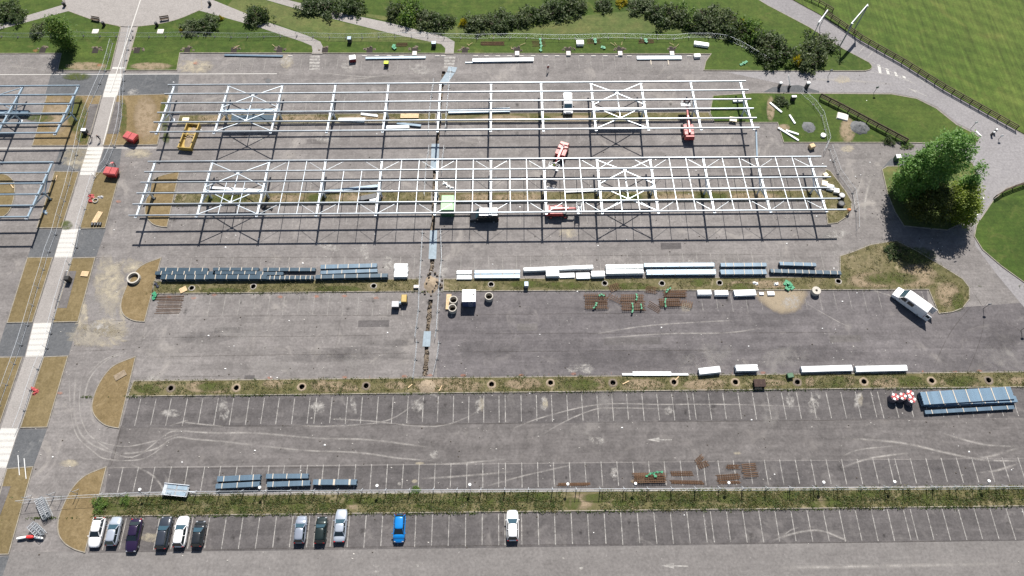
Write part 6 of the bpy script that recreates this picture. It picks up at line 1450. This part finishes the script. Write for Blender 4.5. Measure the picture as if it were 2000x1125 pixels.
for i, (lb, x, y, r, h, m) in enumerate((
    ('dark shrub at the west edge of the lawn by the garden path', 8, 26, 2.6, 2.0, SH), ('dark shrub second from the west edge of the lawn', 31, 34, 2.2, 1.8, SH), ('olive shrub beside the yellow broom on the west lawn', 79, 62, 1.7, 1.8, SI), ('yellow broom on the west lawn beside the dark tree', 103, 60, 1.1, 1.4, FL),
    ('grey green shrub on the east lawn beside the footpath', 371, 58, 1.8, 1.5, SI), ('dark shrub between the grey green one and the broom on the east lawn', 406, 52, 2.1, 1.8, SH), ('small yellow broom by the garden path', 434, 38, .7, .9, FL), ('tiny yellow broom west of the grey green shrub', 355, 61, .6, .7, FL),
    ('large dark round shrub between two garden paths', 505, 36, 2.2, 3.0, SH), ('dark shrub at the top of the second garden path, westmost', 612, 14, 2.4, 2.0, SH), ('dark shrub at the top of the second garden path, in the middle', 640, 12, 2.6, 2.4, SH), ('dark shrub at the top of the second garden path, eastmost', 690, 16, 2.6, 2.4, SH),
    ('grey green shrub, westmost of the hedge row above the frames', 774, 27, 2.1, 2.4, SI), ('dark tall shrub second in the hedge row above the frames', 803, 30, 2.4, 3.2, GN), ('grey green shrub third in the hedge row, over the path', 833, 42, 2.2, 2.2, SI), ('olive shrub fourth in the hedge row, over the path', 862, 48, 2.3, 2.0, SH),
    ('grey green shrub joined to a yellow broom in the hedge row', 934, 50, 2.2, 2.2, SI), ('yellow broom in the hedge row above the frames', 905, 48, 1.3, 1.8, FL), ('dark olive shrub sixth in the hedge row', 968, 50, 2.0, 2.0, SH), ('dark olive shrub seventh in the hedge row', 992, 44, 2.2, 2.2, SH), ('grey green shrub eighth in the hedge row', 1022, 42, 2.0, 2.2, SI), ('olive shrub ninth in the hedge row', 1046, 34, 2.0, 2.0, SH), ('grey green shrub tenth in the hedge row', 1070, 30, 2.0, 2.0, SI), ('dark shrub eleventh in the hedge row', 1098, 22, 2.4, 2.4, SH), ('dark shrub at the east end of the hedge row', 1124, 18, 2.2, 2.4, SI),
    ('small dark shrub between the hedge row and the broom', 1178, 14, 1.6, 1.4, SH), ('yellow broom at the top of the meadow', 1213, 8, 1.7, 1.2, FL), ('olive shrub beside the top broom', 1245, 18, 1.9, 1.4, SH), ('low green shrub at the start of the long hedge', 1262, 14, 1.8, 1.6, SI),
    ('dark shrub first in the long hedge toward the road', 1290, 34, 2.6, 2.8, SH), ('grey green shrub second in the long hedge', 1315, 36, 2.5, 2.8, SI), ('bright green shrub third in the long hedge', 1342, 34, 2.2, 2.8, GN), ('dark shrub fourth in the long hedge', 1352, 50, 2.4, 2.6, SH), ('grey green shrub fifth in the long hedge', 1378, 40, 2.6, 2.8, SI), ('olive shrub sixth in the long hedge', 1396, 54, 2.4, 2.6, SH), ('grey green shrub seventh in the long hedge', 1416, 50, 2.4, 2.8, SI), ('dark shrub eighth in the long hedge', 1432, 64, 2.4, 2.6, SH), ('yellow flecked shrub ninth in the long hedge', 1448, 50, 1.0, 1.8, FL),
    ('bright green shrub tenth in the long hedge', 1463, 68, 2.3, 3.0, GN), ('dark shrub eleventh in the long hedge', 1480, 84, 2.4, 2.8, SH), ('grey green shrub twelfth in the long hedge', 1500, 92, 2.6, 2.8, SI), ('dark shrub thirteenth in the long hedge', 1518, 108, 2.6, 3.0, SH), ('dark shrub at the lane corner of the long hedge', 1500, 118, 2.0, 2.2, SH), ('yellow broom near the road sign', 1553, 124, 1.5, 2.0, FL),
    ('grey green shrub at the lane corner below the broom', 1575, 126, 2.4, 2.8, SI), ('grey green shrub in the middle near the road sign', 1588, 106, 2.4, 2.8, SI), ('dark tipped shrub by the small white sign', 1598, 90, 2.4, 2.8, SH), ('small bright shrub below the large sign', 1640, 118, .7, .5, GN),
    ('small bright shrub by the yellow broom on the lane', 1535, 122, 1.4, 1.6, GN), ('dark bare shrub on the east lawn by pale beams', 1524, 200, 1.3, 1.2, SH), ('dark low shrub in the tree shadow on the bank', 1745, 492, 1.2, .9, SH), ('dark shrub at the roadside below the timber fence', 1735, 277, .8, .9, SH), ('low green shrub at the end of the timber fence', 1770, 284, .8, .6, GN), ('bright weed tuft under the front fence', 812, 957, .55, .4, GN), ('green bush at the half-moon bed tip', 246, 978, .0001+.6, .4, GN), ('green bush at the east corner of the bed beside cars', 196, 988, .9, .6, GN))):
    shrub(lb, x, y, r, h, m, i)
# weeds on the strips
def weeds(name, ring, n, mat, seed, size=.22, clump=True, z=.1, avoid=()):
    rr = random.Random(seed); xs = [p[0] for p in ring]; ys = [p[1] for p in ring]; x0, x1, y0, y1 = max(-95, min(xs)), min(95, max(xs)), min(ys), max(ys)
    mb = MB(); k = 0; pts = []
    for _ in range(n*6):
        if k >= n: break
        p = Vector((rr.uniform(x0, x1), rr.uniform(y0, y1), z))
        dens = .5+.5*math.sin(p.x*.9+1.3*math.sin(p.x*.31)+seed)*math.cos(p.y*1.7+p.x*.2)
        if rr.random() > .12+.88*dens or not inside(p, ring): continue
        if any((p.x-a[0])**2+(p.y-a[1])**2 < 1.2 for a in avoid): continue
        k += 1
        for _ in range(rr.randint(5, 11)): pts.append(p+Vector((rr.gauss(0, .17), rr.gauss(0, .17), abs(rr.gauss(.05, .08)))))
    leaves(mb, pts, size*.5, rr, .35, 2.2)
    return stuff(mb.build(name, mat, fix=False))
pc = [(G(x, y).x, G(x, y).y) for x, y in PITS3+PITS2]
gap = [(G(x, y).x, G(x, y).y) for x in range(1112, 1172, 12) for y in (966, 980, 994)]+[(G(x, 985).x, G(x, 985).y) for x in (236, 690, 1602)]
weeds('weeds', strips[0], 3300, WEED, 1, .20, avoid=gap); weeds('weeds', strips[0], 2400, WEEDG, 2, .20, avoid=gap); weeds('weeds', strips[1], 1900, WEED, 3, .16, avoid=pc); weeds('weeds', strips[1], 700, WEEDG, 33, .16, avoid=pc)
weeds('weeds', strips[2], 800, WEED, 4, .15, avoid=pc); weeds('weeds', strips[3], 1500, WEED, 5, .15, avoid=pc); weeds('weeds', strips[4], 400, WEED, 6, .15); weeds('weeds', strips[5], 700, WEED, 7, .15); weeds('weeds', strips[6], 350, WEED, 8, .15)
kerbweeds = MB(); rr = random.Random(77); pts = []
for yk, n in ((17.15, 900), (36.05, 900), (54.5, 300), (38.75, 250), (20.3, 250)):
    for _ in range(n):
        x = rr.uniform({17.15: -76, 36.05: -69, 54.5: -64, 38.75: -68, 20.3: -76}[yk], 92)
        if math.sin(x*.7)+math.sin(x*.23+yk) < rr.uniform(-.8, 1.6): continue
        for _ in range(5): pts.append(Vector((x+rr.gauss(0, .15), yk+rr.gauss(0, .12), abs(rr.gauss(.08, .07)))))
leaves(kerbweeds, pts, .11, rr, .4, 1.8); stuff(kerbweeds.build('kerb_weeds', WEEDG, fix=False))

# small loose stones and scraps lying all over the site
def scraps(name, n, mat, seed, lo, hi):
    rr = random.Random(seed); mb = MB()
    for _ in range(n):
        x, y = rr.uniform(-78, 80), rr.choice((rr.uniform(21, 50), rr.uniform(9, 100), rr.uniform(38, 108), rr.uniform(56, 84)))
        a = rr.uniform(lo, hi); mb.taper((x, y, .012), (a, a*rr.uniform(.5, 1)), (a*.6, a*.4), a*.35)
    return stuff(mb.build(name, mat))
scraps('loose_stones', 750, simple('pale_loose_stone', (.42,.40,.37), .9, 0, .2), 3, .06, .22)
scraps('scattered_litter', 110, WHITEP, 4, .10, .30)
scraps('scattered_dirt', 500, simple('dark_clod', (.06,.05,.04), .95, 0, .2), 5, .08, .25)
